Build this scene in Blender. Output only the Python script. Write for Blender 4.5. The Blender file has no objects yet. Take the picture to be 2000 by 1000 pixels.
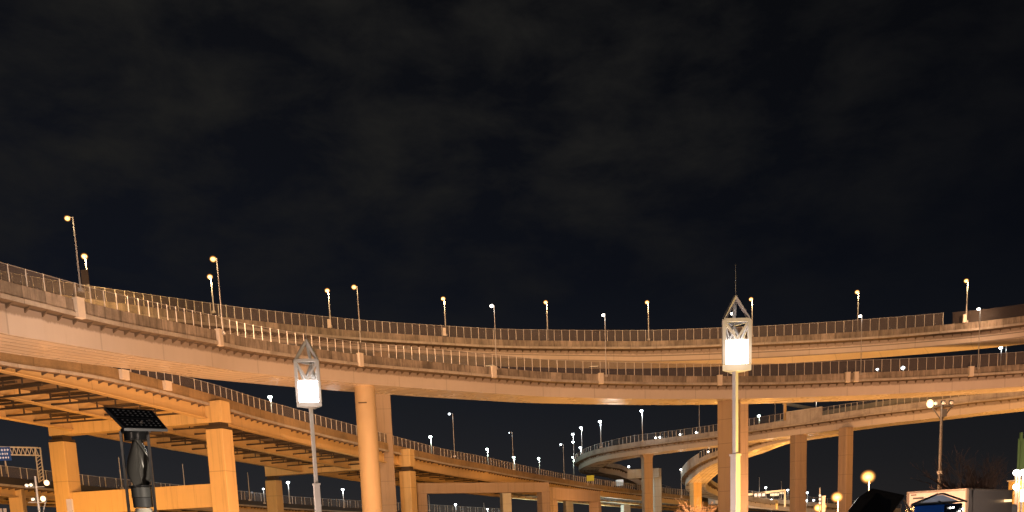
import bpy, math, random
from mathutils import Vector, Matrix
random.seed(7)
C = bpy.context.scene
COL = C.collection
R = math.radians

# ------------------------------------------------------------------ camera
FPX, PPX, PPY = 1850.0, 1000.0, 1360.0
CAM = Vector((0, 0, 1.6))
dc = Vector((450, -11040, -1850)).normalized()
wz = -dc
fz = Vector((0, 0, -1))
wy = (fz - wz * fz.dot(wz)).normalized()
wx = wy.cross(wz)
RM = Matrix((wx, wy, wz))
cd = bpy.data.cameras.new('camera')
cam = bpy.data.objects.new('camera', cd); COL.objects.link(cam)
cd.sensor_width = 36; cd.lens = 36 * FPX / 2000
cd.shift_x = 0; cd.shift_y = (PPY - 500) / 2000
cd.clip_start = 0.1; cd.clip_end = 5000
m4 = RM.to_4x4(); m4.translation = CAM
cam.matrix_world = m4
C.camera = cam

# ------------------------------------------------------------------ world: overcast city night sky
w = bpy.data.worlds.new('World'); C.world = w; w.use_nodes = True
nt = w.node_tree; nt.nodes.clear()
N = nt.nodes.new; L = nt.links.new
out = N('ShaderNodeOutputWorld'); bg = N('ShaderNodeBackground'); L(bg.outputs[0], out.inputs[0])
tc = N('ShaderNodeTexCoord'); sp = N('ShaderNodeSeparateXYZ'); L(tc.outputs['Generated'], sp.inputs[0])
gr = N('ShaderNodeValToRGB'); L(sp.outputs['Z'], gr.inputs[0])
els = gr.color_ramp.elements
els[0].position = 0.0; els[0].color = (0.026, 0.023, 0.023, 1)
els[1].position = 1.0; els[1].color = (0.004, 0.004, 0.004, 1)
for p, c in ((0.06, (0.0165, 0.0165, 0.0185, 1)), (0.14, (0.0088, 0.0102, 0.0140, 1)), (0.24, (0.0044, 0.0054, 0.0088, 1)), (0.38, (0.0040, 0.0045, 0.0064, 1)), (0.6, (0.0035, 0.0035, 0.0037, 1))):
    e = els.new(p); e.color = c
mp = N('ShaderNodeMapping'); mp.inputs['Scale'].default_value = (3.0, 3.0, 6.5); mp.inputs['Location'].default_value = (3.7, 0.4, 1.3)
L(tc.outputs['Generated'], mp.inputs[0])
n1 = N('ShaderNodeTexNoise'); n1.inputs['Scale'].default_value = 3.4; n1.inputs['Detail'].default_value = 8; n1.inputs['Roughness'].default_value = 0.58; n1.inputs['Distortion'].default_value = 0.2
L(mp.outputs[0], n1.inputs['Vector'])
cr = N('ShaderNodeValToRGB'); L(n1.outputs[0], cr.inputs[0])
cr.color_ramp.elements[0].position = 0.40; cr.color_ramp.elements[1].position = 0.72
cr.color_ramp.elements[0].color = (0, 0, 0, 1); cr.color_ramp.elements[1].color = (1, 1, 1, 1)
# clouds thin out to the east (right) where the sky is clear and black
mx = N('ShaderNodeMapRange'); L(sp.outputs['X'], mx.inputs[0])
mx.inputs[1].default_value = 0.10; mx.inputs[2].default_value = 0.46; mx.inputs[3].default_value = 1.0; mx.inputs[4].default_value = 0.22
mu = N('ShaderNodeMath'); mu.operation = 'MULTIPLY'; L(cr.outputs[0], mu.inputs[0]); L(mx.outputs[0], mu.inputs[1])
mz = N('ShaderNodeMapRange'); L(sp.outputs['Z'], mz.inputs[0])
mz.inputs[1].default_value = 0.20; mz.inputs[2].default_value = 0.34; mz.inputs[3].default_value = 0.22; mz.inputs[4].default_value = 1.0
mu2 = N('ShaderNodeMath'); mu2.operation = 'MULTIPLY'; L(mu.outputs[0], mu2.inputs[0]); L(mz.outputs[0], mu2.inputs[1])
gx = N('ShaderNodeMapRange'); L(sp.outputs['X'], gx.inputs[0]); gx.inputs[1].default_value = -.5; gx.inputs[2].default_value = .5; gx.inputs[3].default_value = 1.3; gx.inputs[4].default_value = .62
mixg = N('ShaderNodeMix'); mixg.data_type = 'RGBA'; mixg.blend_type = 'MULTIPLY'; mixg.inputs[0].default_value = 1; L(gr.outputs[0], mixg.inputs[6]); L(gx.outputs[0], mixg.inputs[7])
mix = N('ShaderNodeMix'); mix.data_type = 'RGBA'; L(mu2.outputs[0], mix.inputs[0])
L(mixg.outputs[2], mix.inputs[6]); mix.inputs[7].default_value = (0.0132, 0.0127, 0.0118, 1)
L(mix.outputs[2], bg.inputs[0]); bg.inputs[1].default_value = 1.0

C.view_settings.view_transform = 'Standard'; C.view_settings.look = 'None'
C.view_settings.exposure = 0; C.view_settings.gamma = 1
C.cycles.use_denoising = True
C.cycles.max_bounces = 5; C.cycles.diffuse_bounces = 3; C.cycles.transparent_max_bounces = 24
C.cycles.sample_clamp_indirect = 2.0; C.cycles.caustics_reflective = False; C.cycles.caustics_refractive = False

SODIUM = (1.0, 0.47, 0.13); WARM = (1.0, 0.74, 0.48); WHITE = (1.0, 0.93, 0.82); GREENW = (0.78, 1.0, 0.86); COOL = (0.80, 0.93, 1.0)

# ------------------------------------------------------------------ projection helpers (used once, to find world positions)
def U(px, py, Y):
    v = RM @ Vector(((px - PPX) / FPX, -(py - PPY) / FPX, -1.0))
    return CAM + v * (Y / v.y)
def proj(P):
    v = RM.transposed() @ (Vector(P) - CAM)
    return PPX + FPX * v.x / -v.z, PPY - FPX * v.y / -v.z
def zfor(X, Y, py):
    z = 10.0
    for _ in range(6):
        a = proj((X, Y, z))[1]; b = proj((X, Y, z + .1))[1]
        z += (py - a) / ((b - a) / .1)
    return z

# ------------------------------------------------------------------ object helpers
def tag(o, label=None, cat=None, group=None, kind=None):
    if label: o['label'] = label
    if cat: o['category'] = cat
    if group: o['group'] = group
    if kind: o['kind'] = kind
    return o
def thing(name, label, cat, loc=(0, 0, 0), group=None):
    o = bpy.data.objects.new(name, None); COL.objects.link(o)
    o.location = loc; o.empty_display_size = 0.3
    return tag(o, label, cat, group)
def wloc(o):
    p = Vector((0, 0, 0))
    while o is not None:
        p += o.location; o = o.parent
    return p

class MB:
    def __init__(s): s.v = []; s.f = []; s.uv = []; s.mi = []
    def face(s, pts, uvs=None, mi=0):
        b = len(s.v); s.v += [tuple(p) for p in pts]; s.f.append(tuple(range(b, b + len(pts))))
        s.uv.append(uvs or [(0, 0)] * len(pts)); s.mi.append(mi)
    def add(s, vs, fs, mi=0):
        b = len(s.v); s.v += [tuple(p) for p in vs]
        for f in fs:
            s.f.append(tuple(b + i for i in f)); s.uv.append([(vs[i][0] + vs[i][1], vs[i][2]) for i in f]); s.mi.append(mi)
        return s
    def box(s, c, size, rz=0, mi=0):
        c = Vector(c); h = Vector(size) / 2; ca, sa = math.cos(rz), math.sin(rz)
        vs = []
        for dz in (-1, 1):
            for dx, dy in ((-1, -1), (1, -1), (1, 1), (-1, 1)):
                x, y = dx * h.x, dy * h.y
                vs.append((c.x + x * ca - y * sa, c.y + x * sa + y * ca, c.z + dz * h.z))
        return s.add(vs, [(3, 2, 1, 0), (4, 5, 6, 7), (0, 1, 5, 4), (1, 2, 6, 5), (2, 3, 7, 6), (3, 0, 4, 7)], mi)
    def bar(s, a, b, w_, h_=None, mi=0):
        a, b = Vector(a), Vector(b); h_ = h_ or w_
        d = (b - a).normalized()
        up = Vector((0, 0, 1)) if abs(d.z) < .95 else Vector((0, 1, 0))
        r = d.cross(up).normalized(); u = r.cross(d)
        vs = [p + r * sx * w_ / 2 + u * sy * h_ / 2 for p in (a, b) for sx, sy in ((-1, -1), (1, -1), (1, 1), (-1, 1))]
        return s.add(vs, [(3, 2, 1, 0), (4, 5, 6, 7), (0, 1, 5, 4), (1, 2, 6, 5), (2, 3, 7, 6), (3, 0, 4, 7)], mi)
    def cyl(s, a, b, r0, r1=None, n=12, mi=0):
        a, b = Vector(a), Vector(b); r1 = r0 if r1 is None else r1
        d = (b - a).normalized(); up = Vector((0, 0, 1)) if abs(d.z) < .95 else Vector((0, 1, 0))
        r = d.cross(up).normalized(); u = r.cross(d)
        vs = [p + (r * math.cos(t) + u * math.sin(t)) * rr for p, rr in ((a, r0), (b, r1)) for t in [2 * math.pi * k / n for k in range(n)]]
        fs = [(k, (k + 1) % n, n + (k + 1) % n, n + k) for k in range(n)] + [tuple(range(n - 1, -1, -1)), tuple(range(n, 2 * n))]
        return s.add(vs, fs, mi)
    def prism(s, base, vec, mi=0):
        n = len(base); base = [Vector(p) for p in base]; vec = Vector(vec)
        return s.add(base + [p + vec for p in base], [tuple(range(n - 1, -1, -1)), tuple(range(n, 2 * n))] + [(k, (k + 1) % n, n + (k + 1) % n, n + k) for k in range(n)], mi)
    def ell(s, c, rx, ry, rz_, nu=14, nv=8, mi=0):
        c = Vector(c); vs = [c + Vector((0, 0, -rz_))]
        for j in range(1, nv):
            ph = -math.pi / 2 + math.pi * j / nv
            for i in range(nu):
                t = 2 * math.pi * i / nu
                vs.append(c + Vector((rx * math.cos(ph) * math.cos(t), ry * math.cos(ph) * math.sin(t), rz_ * math.sin(ph))))
        vs.append(c + Vector((0, 0, rz_))); T = len(vs) - 1
        fs = [(0, 1 + (i + 1) % nu, 1 + i) for i in range(nu)]
        for j in range(nv - 2):
            for i in range(nu):
                a = 1 + j * nu + i; b = 1 + j * nu + (i + 1) % nu
                fs.append((a, b, b + nu, a + nu))
        o = 1 + (nv - 2) * nu
        fs += [(T, o + i, o + (i + 1) % nu) for i in range(nu)]
        return s.add(vs, fs, mi)
    def build(s, name, mats, parent=None, smooth=False, bevel=0):
        if not isinstance(mats, (list, tuple)): mats = [mats]
        o_ = wloc(parent) if parent is not None else Vector((0, 0, 0))
        me = bpy.data.meshes.new(name)
        me.from_pydata([(v[0] - o_.x, v[1] - o_.y, v[2] - o_.z) for v in s.v], [], s.f)
        ul = me.uv_layers.new(name='UVMap')
        k = 0
        for p, uv, mi in zip(me.polygons, s.uv, s.mi):
            p.material_index = mi; p.use_smooth = smooth
            for q in uv:
                ul.data[k].uv = q; k += 1
        for m in mats: me.materials.append(m)
        me.update()
        ob = bpy.data.objects.new(name, me); COL.objects.link(ob)
        if parent is not None: ob.parent = parent
        if bevel:
            b = ob.modifiers.new('bevel', 'BEVEL'); b.width = bevel; b.segments = 2; b.limit_method = 'ANGLE'
        if smooth:
            try: me.shade_auto_smooth(use_auto_smooth=True, angle=R(40))
            except Exception:
                try: me.set_sharp_from_angle(angle=R(40))
                except Exception: pass
        return ob

def light(kind, loc, power, color, parent=None, radius=0.2, name='lamp_light', aim=None, size=None, spot=None):
    ld = bpy.data.lights.new(name, kind); ld.energy = power; ld.color = color
    if kind == 'AREA': ld.shape = 'DISK'; ld.size = size or 2
    else: ld.shadow_soft_size = radius
    if kind == 'SPOT': ld.spot_size = spot or R(150); ld.spot_blend = .6
    o = bpy.data.objects.new(name, ld); COL.objects.link(o)
    o.location = Vector(loc) - (wloc(parent) if parent is not None else Vector((0, 0, 0)))
    if parent is not None: o.parent = parent
    if aim is not None:
        o.rotation_euler = (Vector(aim) - Vector(loc)).to_track_quat('-Z', 'Y').to_euler()
    return o

# ------------------------------------------------------------------ materials
def newmat(name):
    m = bpy.data.materials.new(name); m.use_nodes = True
    t = m.node_tree; return m, t, t.nodes['Principled BSDF']
def nd(t, typ, **kw):
    n = t.nodes.new(typ)
    for k, v in kw.items(): setattr(n, k, v)
    return n
def ramp(t, src, stops):
    r_ = nd(t, 'ShaderNodeValToRGB'); t.links.new(src, r_.inputs[0])
    e = r_.color_ramp.elements
    while len(e) < len(stops): e.new(.5)
    for k, (p, c) in enumerate(stops):
        e[k].position = p; e[k].color = c if len(c) == 4 else (*c, 1)
    return r_.outputs[0]
def mixc(t, fac, a, b, mode='MIX'):
    x = nd(t, 'ShaderNodeMix', data_type='RGBA', blend_type=mode)
    for i, s in ((0, fac), (6, a), (7, b)):
        if hasattr(s, 'is_linked'): t.links.new(s, x.inputs[i])
        elif i == 0: x.inputs[0].default_value = s
        else: x.inputs[i].default_value = (*s, 1) if len(s) == 3 else s
    return x.outputs[2]
def noise(t, vec, scale, detail=5, rough=.6, sc=None, dist=0):
    if sc:
        m_ = nd(t, 'ShaderNodeMapping'); t.links.new(vec, m_.inputs[0]); m_.inputs['Scale'].default_value = sc; vec = m_.outputs[0]
    n_ = nd(t, 'ShaderNodeTexNoise'); t.links.new(vec, n_.inputs['Vector'])
    n_.inputs['Scale'].default_value = scale; n_.inputs['Detail'].default_value = detail; n_.inputs['Roughness'].default_value = rough; n_.inputs['Distortion'].default_value = dist
    return n_.outputs[0]
def math_(t, op, a, b=None, c=None):
    n_ = nd(t, 'ShaderNodeMath', operation=op)
    for i, s in enumerate((a, b, c)):
        if s is None: continue
        if hasattr(s, 'is_linked'): t.links.new(s, n_.inputs[i])
        else: n_.inputs[i].default_value = s
    return n_.outputs[0]
def bump(t, bs, h, st, d=.05):
    b = nd(t, 'ShaderNodeBump'); b.inputs['Strength'].default_value = st; b.inputs['Distance'].default_value = d
    t.links.new(h, b.inputs['Height']); t.links.new(b.outputs[0], bs.inputs['Normal'])
def uvsep(t):
    c_ = nd(t, 'ShaderNodeTexCoord'); s_ = nd(t, 'ShaderNodeSeparateXYZ'); t.links.new(c_.outputs['UV'], s_.inputs[0])
    return c_.outputs['UV'], s_.outputs[0], s_.outputs[1]
def line_mask(t, coord, period, width):
    # 1 on a thin joint line every `period` metres
    p = math_(t, 'FRACT', math_(t, 'DIVIDE', coord, period))
    q = math_(t, 'ABSOLUTE', math_(t, 'SUBTRACT', p, .5))
    return math_(t, 'GREATER_THAN', q, .5 - width / period / 2)

def mat_parapet(name, base, dark, panel=2.0, stain=1.0, contrast=.3):
    m, t, bs = newmat(name); uv, u, v = uvsep(t)
    big = noise(t, uv, .35, 6, .65)
    strk = noise(t, uv, 1.0, 6, .7, sc=(1.6, .22, 1))
    fine = noise(t, uv, 6, 4, .6)
    wn = nd(t, 'ShaderNodeTexWhiteNoise', noise_dimensions='1D')
    t.links.new(math_(t, 'FLOOR', math_(t, 'DIVIDE', u, panel)), wn.inputs['W'])
    col = mixc(t, ramp(t, strk, [(.42, (0, 0, 0)), (.42 + .3 / stain, (1, 1, 1))]), base, dark)
    col = mixc(t, ramp(t, big, [(.45, (0, 0, 0)), (.75, (.8, .8, .8))]), col, [c * .6 for c in dark])
    tone = math_(t, 'ADD', math_(t, 'MULTIPLY', wn.outputs[0], contrast), 1 - contrast * .7)
    tone = math_(t, 'MULTIPLY', tone, math_(t, 'ADD', math_(t, 'MULTIPLY', fine, .35), .82))
    tone = math_(t, 'MULTIPLY', tone, math_(t, 'SUBTRACT', 1.0, math_(t, 'MULTIPLY', line_mask(t, u, panel, .07), .45)))
    g = nd(t, 'ShaderNodeCombineXYZ')
    for i in range(3): t.links.new(tone, g.inputs[i])
    col = mixc(t, 1.0, col, g.outputs[0], 'MULTIPLY')
    t.links.new(col, bs.inputs['Base Color']); bs.inputs['Roughness'].default_value = .85
    bump(t, bs, strk, .35)
    return m
def mat_steel(name, base, joint=9.0, longit=None, rough=.55, streak=.12, drip_shade=False):
    m, t, bs = newmat(name); uv, u, v = uvsep(t)
    strk = noise(t, uv, 1.0, 6, .65, sc=(.9, .12, 1))
    big = noise(t, uv, .12, 4, .6)
    f = math_(t, 'ADD', math_(t, 'MULTIPLY', strk, streak * 2), 1 - streak)
    f = math_(t, 'MULTIPLY', f, math_(t, 'ADD', math_(t, 'MULTIPLY', big, .24), .88))
    rust = ramp(t, noise(t, uv, 1.0, 8, .75, sc=(1.3, .10, 1)), [(.60, (0, 0, 0)), (.74, (1, 1, 1))])
    jl = line_mask(t, u, joint, .16)
    f = math_(t, 'MULTIPLY', f, math_(t, 'SUBTRACT', 1.0, math_(t, 'MULTIPLY', jl, .20)))
    if longit:
        f = math_(t, 'MULTIPLY', f, math_(t, 'SUBTRACT', 1.0, math_(t, 'MULTIPLY', line_mask(t, v, longit, .17), .55)))
    g = nd(t, 'ShaderNodeCombineXYZ')
    for i in range(3): t.links.new(f, g.inputs[i])
    col = mixc(t, math_(t, 'MULTIPLY', rust, .38), base, (.20, .13, .08))
    if drip_shade:  # darkens the web top for slab edge shade, with a drip stain outline
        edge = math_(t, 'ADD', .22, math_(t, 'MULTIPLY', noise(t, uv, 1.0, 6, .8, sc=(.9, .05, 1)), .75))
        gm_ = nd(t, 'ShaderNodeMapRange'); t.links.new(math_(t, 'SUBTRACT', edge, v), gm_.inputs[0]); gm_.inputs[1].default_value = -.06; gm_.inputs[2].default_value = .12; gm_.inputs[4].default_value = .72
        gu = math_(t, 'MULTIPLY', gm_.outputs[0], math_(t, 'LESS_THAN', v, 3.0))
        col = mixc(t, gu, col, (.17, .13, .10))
    col = mixc(t, 1.0, col, g.outputs[0], 'MULTIPLY')
    t.links.new(col, bs.inputs['Base Color']); bs.inputs['Roughness'].default_value = rough
    rr = math_(t, 'ADD', math_(t, 'MULTIPLY', big, .25), rough - .12); t.links.new(rr, bs.inputs['Roughness'])
    bump(t, bs, big, .04, .2)
    return m
def mat_plain(name, base, rough=.6, metal=0, var=.2, scale=2.0, lift=0):
    m, t, bs = newmat(name)
    c_ = nd(t, 'ShaderNodeTexCoord')
    n_ = noise(t, c_.outputs['Object'], scale, 6, .65)
    n2 = noise(t, c_.outputs['Object'], scale * 1.3, 5, .7, sc=(1.5, 1.5, .15))
    f = math_(t, 'ADD', math_(t, 'MULTIPLY', math_(t, 'ADD', n_, n2), var), 1 - var)
    if lift:
        zz = nd(t, 'ShaderNodeSeparateXYZ'); t.links.new(c_.outputs['Object'], zz.inputs[0])
        f = math_(t, 'MULTIPLY', f, math_(t, 'SUBTRACT', 1.0, math_(t, 'MULTIPLY', line_mask(t, zz.outputs[2], lift, .10), .30)))
        n3 = noise(t, c_.outputs['Object'], .9, 7, .75, sc=(2.2, 2.2, .07))
        f = math_(t, 'MULTIPLY', f, math_(t, 'SUBTRACT', 1.0, math_(t, 'MULTIPLY', ramp(t, n3, [(.52, (0, 0, 0)), (.70, (1, 1, 1))]), .32)))
    g = nd(t, 'ShaderNodeCombineXYZ')
    for i in range(3): t.links.new(f, g.inputs[i])
    t.links.new(mixc(t, 1.0, base, g.outputs[0], 'MULTIPLY'), bs.inputs['Base Color'])
    bs.inputs['Roughness'].default_value = rough; bs.inputs['Metallic'].default_value = metal
    return m
def mat_emit(name, color, strength):
    m, t, bs = newmat(name)
    bs.inputs['Base Color'].default_value = (.3, .3, .3, 1)
    bs.inputs['Emission Color'].default_value = (*color, 1); bs.inputs['Emission Strength'].default_value = strength
    m.cycles.emission_sampling = 'NONE'
    return m
def mat_mesh(name, base, opacity):
    # wire mesh / screen panel: fine holes let the sky through
    m, t, bs = newmat(name)
    bs.inputs['Base Color'].default_value = (*base, 1); bs.inputs['Roughness'].default_value = .6
    uv, u, v = uvsep(t)
    n_ = noise(t, uv, .8, 4, .6)
    a = math_(t, 'ADD', math_(t, 'MULTIPLY', n_, .2), opacity - .1)
    t.links.new(a, bs.inputs['Alpha'])
    return m

M = {}
M['asphalt'] = mat_plain('asphalt', (.05, .05, .052), .85, var=.3, scale=.8)
M['parA'] = mat_parapet('stained_parapet_concrete', (.36, .305, .25), (.15, .125, .10), 2.0, 1.3, .5)
M['parB'] = mat_parapet('weathered_parapet_concrete', (.33, .28, .23), (.14, .115, .09), 2.5, 1.3, .35)
M['parC'] = mat_parapet('plain_parapet_panel', (.30, .205, .105), (.20, .14, .075), 6.0, .7, .10)
M['parD'] = mat_parapet('grey_parapet_concrete', (.44, .41, .38), (.30, .27, .25), 5.0, .8, .12)
M['deck'] = mat_parapet('deck_concrete', (.42, .38, .33), (.30, .26, .22), 5.0, .7, .08)
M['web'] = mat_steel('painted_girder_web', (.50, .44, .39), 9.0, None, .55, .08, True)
M['soffit'] = mat_steel('girder_underside_panels', (.58, .50, .42), 7.5, 1.15, .27, .10)
M['soffitB'] = mat_steel('upper_underside_panels', (.58, .50, .42), 7.5, 1.15, .6, .10)
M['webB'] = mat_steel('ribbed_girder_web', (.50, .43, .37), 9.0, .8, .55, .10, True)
M['steelC'] = mat_steel('lower_girder_paint', (.54, .37, .165), 10.0, None, .5, .12)
M['frame'] = mat_plain('cross_frame_steel', (.05, .035, .022), .6)
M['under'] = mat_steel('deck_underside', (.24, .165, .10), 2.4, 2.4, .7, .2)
M['pierS'] = mat_plain('pier_paint', (.58, .405, .18), .55, var=.16, scale=.35, lift=5.5)
M['rib'] = mat_plain('grimy_bracket', (.10, .07, .045), .8)  # dark colour stands in for bracket shadows and slab underside shade
M['pierC'] = mat_plain('column_concrete', (.29, .215, .15), .75, var=.2, scale=.3, lift=4.0)
M['pierG'] = mat_plain('pier_grey_concrete', (.42, .41, .36), .8, var=.25, scale=.4, lift=3.0)
M['post'] = mat_plain('galvanised_post', (.66, .62, .57), .5, .0)
M['meshA'] = mat_mesh('fence_screen_mesh', (.13, .11, .10), .50)
M['meshD'] = mat_mesh('fence_wire_mesh', (.12, .12, .12), .30)
M['pole'] = mat_plain('lamp_pole_steel', (.42, .40, .38), .45, .4)
M['poleD'] = mat_plain('dull_pole_steel', (.13, .12, .11), .5, .4)
M['poleL'] = mat_plain('painted_lamp_post', (.62, .58, .56), .45)
M['black'] = mat_plain('black_painted_metal', (.022, .022, .023), .28, .3)
M['dark'] = mat_plain('dark_housing', (.05, .05, .05), .5)
M['e_sod'] = mat_emit('sodium_lens', (1.0, .48, .13), 2.1)
M['e_yel'] = mat_emit('yellow_lens', (1.0, .60, .26), 2.3)
M['e_wht'] = mat_emit('white_lens', (1.0, .93, .80), 12)
M['e_grn'] = mat_emit('greenish_white_lens', (.78, 1.0, .88), 14)
M['e_cool'] = mat_emit('cool_white_lens', (.85, .95, 1.0), 12)
M['e_lantern'] = mat_emit('lantern_glass', (1.0, .98, .95), 30)
def mat_halo():  # glowing shell that paints a soft halo round the lens
    m, t, bs = newmat('amber_frosted_bowl')
    tr = nd(t, 'ShaderNodeBsdfTransparent'); em = nd(t, 'ShaderNodeEmission'); em.inputs[0].default_value = (1, .40, .09, 1)
    mx_ = nd(t, 'ShaderNodeMixShader'); lw = nd(t, 'ShaderNodeLayerWeight'); lw.inputs[0].default_value = .5; fc = math_(t, 'SUBTRACT', 1.0, lw.outputs['Facing']); t.links.new(math_(t, 'MULTIPLY', math_(t, 'POWER', fc, 2.4), .85), mx_.inputs[0]); t.links.new(math_(t, 'ADD', .7, math_(t, 'MULTIPLY', math_(t, 'POWER', fc, 7.0), 9.0)), em.inputs[1])
    t.links.new(tr.outputs[0], mx_.inputs[1]); t.links.new(em.outputs[0], mx_.inputs[2]); t.links.new(mx_.outputs[0], t.nodes['Material Output'].inputs[0])
    m.cycles.emission_sampling = 'NONE'
    return m
M['bowl'] = mat_halo()
M['unlit'] = mat_plain('unlit_lens', (.7, .66, .6), .2)

# ------------------------------------------------------------------ ground
g = MB()
g.face([(-900, -200, 0), (900, -200, 0), (900, 1500, 0), (-900, 1500, 0)], [(0, 0), (100, 0), (100, 100), (0, 100)])
tag(g.build('ground', M['asphalt']), kind='structure')

# ------------------------------------------------------------------ ribbons
def catmull(p0, p1, p2, p3, t):
    return [0.5 * ((2 * b) + (-a + c) * t + (2 * a - 5 * b + 4 * c - d) * t * t + (-a + 3 * b - 3 * c + d) * t ** 3) for a, b, c, d in zip(p0, p1, p2, p3)]
def make_path(st, side, step=1.5, wi=1.2):
    """stations (px, dist, y fence top, y parapet top, y girder bottom) -> list of dict(P, n, s, zt, zp, zb)"""
    pts = []
    for px, d, yt, yp, yb in st:
        P = U(px, yp, d)
        pts.append([P.x, P.y, zfor(P.x, P.y, yt), P.z, zfor(P.x, P.y + wi * .9, yb)])
    a = [2 * x - y for x, y in zip(pts[0], pts[1])]; b = [2 * x - y for x, y in zip(pts[-1], pts[-2])]
    q = [a] + pts + [b]
    dense = []
    for k in range(len(pts) - 1):
        for i in range(24): dense.append(catmull(q[k], q[k + 1], q[k + 2], q[k + 3], i / 24))
    dense.append(pts[-1])
    # smooth heights
    for _ in range(40):
        for j in (2, 3, 4):
            v = [p[j] for p in dense]
            for i in range(1, len(v) - 1): dense[i][j] = .25 * v[i - 1] + .5 * v[i] + .25 * v[i + 1]
    S = [0]
    for i in range(1, len(dense)): S.append(S[-1] + math.hypot(dense[i][0] - dense[i - 1][0], dense[i][1] - dense[i - 1][1]))
    n = int(S[-1] / step); res = []; j = 0
    for i in range(n + 1):
        s = S[-1] * i / n
        while j < len(S) - 2 and S[j + 1] < s: j += 1
        f = (s - S[j]) / max(1e-6, S[j + 1] - S[j])
        p = [x + (y - x) * f for x, y in zip(dense[j], dense[j + 1])]
        res.append(dict(P=Vector((p[0], p[1])), s=s, zt=p[2], zp=p[3], zb=p[4]))
    for i, r_ in enumerate(res):
        a = res[max(0, i - 1)]['P']; b = res[min(len(res) - 1, i + 1)]['P']
        t = (b - a).normalized(); r_['t'] = t; r_['n'] = Vector((-t.y, t.x)) * side
    return res
def pt(r_, o, ref, dz):
    z = {'p': r_['zp'], 'b': r_['zb'], 't': r_['zt']}[ref] + dz
    return Vector((r_['P'].x + r_['n'].x * o, r_['P'].y + r_['n'].y * o, z))
def calibrate(path, st, wi):
    # nudge the girder depth so that the web's lower edge runs where it was measured
    xs = [q[0] for q in st]; ys = [q[4] for q in st]
    for r_ in path:
        for _ in range(3):
            p = pt(r_, wi, 'b', 0); x, y = proj(p)
            k = max(0, min(len(xs) - 2, sum(1 for a in xs if a <= x) - 1))
            f = (x - xs[k]) / (xs[k + 1] - xs[k]); want = ys[k] + (ys[k + 1] - ys[k]) * f
            r_['zb'] = zfor(p.x, p.y, want)
    for _ in range(30):
        v = [r_['zb'] for r_ in path]
        for i in range(1, len(v) - 1): path[i]['zb'] = .25 * v[i - 1] + .5 * v[i] + .25 * v[i + 1]
def at_s(path, s):
    i = min(range(len(path)), key=lambda k: abs(path[k]['s'] - s)); return path[i]
def sweep(mb, path, prof, side, mis=None, caps=True):
    n = len(prof); v = [0]
    for k in range(n):
        a, b = prof[k], prof[(k + 1) % n]
        pa, pb = pt(path[len(path) // 2], *a), pt(path[len(path) // 2], *b)
        v.append(v[-1] + (pb - pa).length)
    for i in range(len(path) - 1):
        r0, r1 = path[i], path[i + 1]
        for k in range(n):
            a, b = prof[k], prof[(k + 1) % n]
            q = [pt(r0, *a), pt(r1, *a), pt(r1, *b), pt(r0, *b)]
            uvs = [(r0['s'], v[k]), (r1['s'], v[k]), (r1['s'], v[k + 1]), (r0['s'], v[k + 1])]
            mb.face(q, uvs, mis[k] if mis else 0)
    if caps:
        for r_ in (path[0], path[-1]):
            q = [pt(r_, *a) for a in prof]
            mb.face(q, [(p.x, p.z) for p in q], 0)

def fence(path, name, label, mesh_mat, spacing=1.5, o=.12, group=None, r=.032, frm=0, to=None, posts=True, rail=True):
    to = len(path) - 1 if to is None else to
    sub = path[frm:to + 1]
    mid = sub[len(sub) // 2]
    t = thing(name, label, 'fence', pt(sub[0], o, 'p', 0), group)
    mb = MB()
    for i in range(len(sub) - 1):
        a, b = sub[i], sub[i + 1]
        mb.face([pt(a, o, 'p', .02), pt(b, o, 'p', .02), pt(b, o, 't', 0), pt(a, o, 't', 0)],
                [(a['s'], 0), (b['s'], 0), (b['s'], 2), (a['s'], 2)])
    mb.build('mesh_panel', mesh_mat, t)
    if rail:
        mb = MB()
        for i in range(len(sub) - 1):
            mb.bar(pt(sub[i], o, 't', .03), pt(sub[i + 1], o, 't', .03), .05)
        mb.build('top_rail', M['pole'], t)
    if not posts: return t
    pm = MB(); pm.box((0, 0, .5), (2 * r, 2 * r, 1)); 
    base = None; k = 0
    L_ = sub[-1]['s'] - sub[0]['s']; n = int(L_ / spacing); extra = MB(); cand = []
    for i in range(n + 1):
        r_ = at_s(sub, sub[0]['s'] + i * spacing)
        p = pt(r_, o - .07, 'p', -.25); h = r_['zt'] - r_['zp'] + .3
        x, y = proj(p)
        cand.append((p, h, -30 < x < 2030))
    vis = sum(1 for c in cand if c[2])
    for p, h, v in cand:
        if v and k < 100:
            if base is None:
                base = bpy.data.objects.new('post', None); me = None
                tmp = MB(); tmp.box((0, 0, .5), (2 * r, 2 * r, 1))
                bpy.data.objects.remove(base)
                base = tmp.build('post', M['post']); ob = base
            else:
                ob = base.copy(); COL.objects.link(ob)
            ob.parent = t; ob.location = p - t.location; ob.scale = (1, 1, h); k += 1
        else:
            extra.box((p.x, p.y, p.z + h / 2), (2 * r, 2 * r, h))
    if extra.v:
        tag(extra.build('post', M['post'], t), kind='stuff')
    return t

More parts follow.
